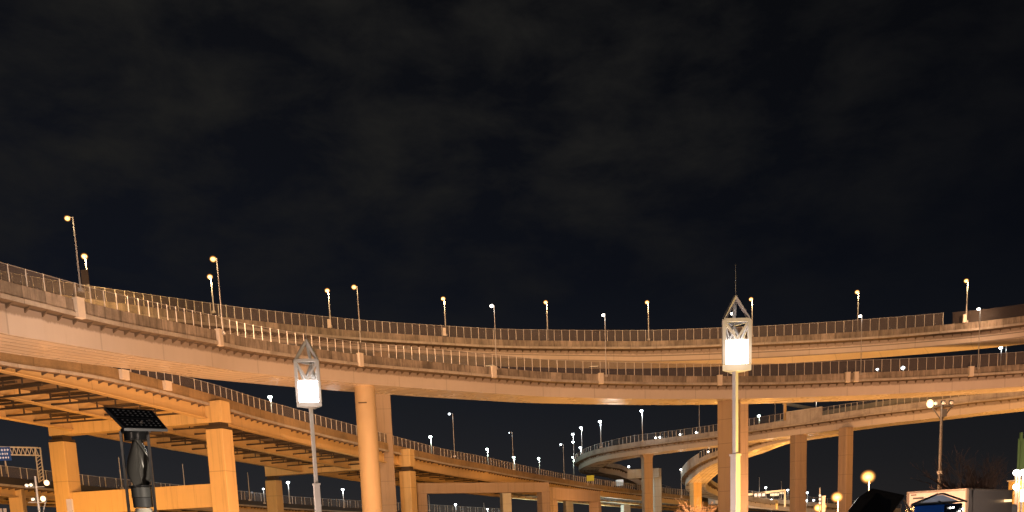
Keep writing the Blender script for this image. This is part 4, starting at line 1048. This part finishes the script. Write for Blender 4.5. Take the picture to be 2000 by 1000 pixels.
bare_tree(1866, 960, 58, 4.4, .6, 'faint bare tree just right of the floodlight mast', 13, 5, None, .05, 3)
bare_tree(1362, 1000, 75, 4.5, .6, 'pale bare tree at the foot of the spiral ramp pier', 14, 5, M['barkl'], .06, 3)
bare_tree(1648, 1000, 62, 2.9, .6, 'low twiggy bush top left of the dark tailgate', 15, 5, M['barkl'], .04, 3)

# ------------------------------------------------------------------ added fill lights on the ground under the interchange, unseen below the frame
def fill_flood(x, y, power, col, size=2.5, aim=None, label=None, k=[0]):
    k[0] += 1
    t = thing('ground_floodlight', 'round black ground floodlight aimed up at the viaducts', 'floodlight', (x, y, 0), 'ground floodlights')
    q = MB(); q.cyl((x, y, 0), (x, y, .5), size * .5, size * .52, 20); q.build('housing', M['dark'], t)
    light('AREA', (x, y, .56), power, col, t, aim=aim or (x, y + .001, 30), size=size)
ORG = (1.0, .45, .09); PEACH = (1.0, .485, .215); PEA2 = (1.0, .50, .27); NEU = (1.0, .76, .60); GRY = (1.0, .86, .66)
for x, y, p, c, aim in (
        # well in front of the front ramp: light its web, its parapet and the ramp above it
        (-50, 34, 1900, NEU, (-42, 80, 20)), (-36, 46, 3800, NEU, (-33, 95, 20)), (-24, 62, 6500, PEACH, (-24, 120, 22)), (-8, 84, 9000, PEACH, (-12, 140, 24)), (12, 92, 9000, PEACH, (8, 152, 26)), (34, 96, 6000, PEACH, (32, 162, 26)),
        (58, 100, 6000, PEACH, (56, 166, 26)), (84, 104, 6000, PEACH, (82, 168, 26)), (110, 108, 6000, PEACH, (104, 168, 26)),
        (-34, 40, 5000, NEU, (-50, 132, 35)), (-16, 48, 22000, NEU, (-24, 150, 37)), (2, 54, 30000, PEACH, (0, 180, 38)), (14, 56, 22000, PEACH, (28, 186, 38)), (56, 64, 20000, PEACH, (56, 183, 38)), (74, 62, 20000, PEACH, (88, 168, 36)),
        # under and behind the front ramp, up at the soffits and the highest ramp
        (-43, 76, 2000, PEACH, None), (-33, 94, 2200, PEACH, None), (-26, 114, 2200, PEACH, None), (-14, 122, 2600, PEACH, None), (14, 158, 5500, ORG, None), (40, 172, 5500, ORG, None), (66, 176, 5500, ORG, None), (92, 176, 5500, ORG, None),
        # lower girder road and its portals, lit from the near right
        (-54, 107, 8500, ORG, (-58, 124, 8)), (-38, 103, 1800, ORG, (-40, 121, 10)), (-31, 98, 1200, ORG, (-30, 119, 16)), (-31, 130, 1700, PEACH, (-19, 133, 12)), (-12, 138, 2200, ORG, (-22, 165, 14)), (13, 193, 3600, ORG, (2, 214, 13)), (22, 205, 4000, ORG, (18, 250, 12)), (44, 240, 3500, ORG, (40, 300, 11)),
        (-44, 140, 1500, GRY, (-45, 180, 8)), (-24, 148, 2000, GRY, (-19, 171, 10)),
        # right hand ramp and loops
        (100, 140, 10000, PEA2, (94, 182, 22)), (76, 146, 10000, PEA2, (74, 200, 23)), (50, 178, 11000, PEA2, (50, 232, 22)), (30, 205, 8000, PEA2, (30, 262, 22)), (54, 236, 4500, ORG, None), (80, 228, 5500, ORG, None), (60, 262, 4000, ORG, None),
        (74, 276, 4000, ORG, None), (6, 268, 15000, (.85, 1, .92), (22, 300, 22)), (22, 286, 9000, (.85, 1, .92), (28, 300, 22)), (36, 318, 6000, (.85, 1, .92), (36, 318, 22)), (90, 300, 3500, ORG, None), (100, 184, 5000, ORG, None),
        # low distant roads
        (-82, 112, 2500, ORG, (-72, 132, 12)), (-60, 140, 2500, ORG, (-58, 160, 11)), (-34, 190, 3500, ORG, (-38, 225, 10)), (-18, 250, 4000, ORG, (-20, 290, 8)), (92, 292, 9000, ORG, (90, 330, 12))):
    fill_flood(x, y, p, c, aim=aim)
# added fill lamps and uplights, unseen, around and behind the camera
for x, y, h, p, c, n_, aim in ((-18, -14, 9, 5000, NEU, 'tall car park lamp behind the camera on the left', None), (16, -16, 9, 7000, NEU, 'tall car park lamp behind the camera on the right', None),
                       (10.2, 27.2, .9, 3000, (1, .66, .16), 'low sodium uplight right of the right truss lamp post', (7.0, 29.5, 4.2)),
                       (3.6, 25.5, .8, 1500, (1, .72, .60), 'low pinkish uplight left of the right truss lamp post', (7.0, 29.5, 4.4)), (-3.2, 12.6, .9, 620, (1, .86, .70), 'low uplight beside the solar lamp', (-5.6, 14.8, 3.4)), (-10.2, 29.5, .8, 2600, (1, .74, .58), 'low uplight near the left truss lamp post', (-7.2, 33.5, 4.4)),
                       (17.0, 41.5, 1.0, 3800, (1, .52, .28), 'low lamp lighting the rear doors of the box truck', (20.6, 46, 2.4)), (9.4, 21.5, .5, 420, (.80, .88, 1), 'low white uplight in front of the blue truck', (11.7, 26.2, 1.9)), (28, 39, 1.0, 1700, NEU, 'low lamp beside the side of the box truck', (25, 48, 2.4))):
    t = thing('car_park_lamp', n_, 'street lamp', (x, y, 0), 'car park lamps')
    q = MB(); q.cyl((x, y, 0), (x, y, h), .1, .07, 12); q.build('pole', M['poleL'], t)
    q = MB(); q.ell((x, y, h + .1), .3 if h > 5 else .12, .3 if h > 5 else .12, .18 if h > 5 else .1); q.build('lamp_head', M['e_wht'], t, smooth=True)
    light('SPOT' if aim else 'POINT', (x, y, h - .4 if h > 5 else h + .25), p, c, t, .25 if h > 5 else .1, aim=aim, spot=R(70))
for px, py, d, p, lab in ((292, 640, 121, 7000, 'service lamp close to the highest ramp glowing behind the front fence at left'), (957, 716, 166, 0, 'small lit strip under the highest ramp, left of two'), (1160, 717, 172, 0, 'small lit strip under the highest ramp, right of two')):  # added lamp for an orange patch; the strips glow as painted underside highlights
    P = U(px, py, d); t = thing('service_lamp', lab, 'lamp', P)
    q = MB(); q.box(P, (1.6, .3, .16)); q.build('housing', M['dark'], t); q = MB(); q.box(P + Vector((0, 0, .11)), (1.5, .26, .05)); q.build('tube', M['e_yel'], t)
    if p: light('POINT', P + Vector((0, 0, .7)), p, (1, .55, .16), t, .3)
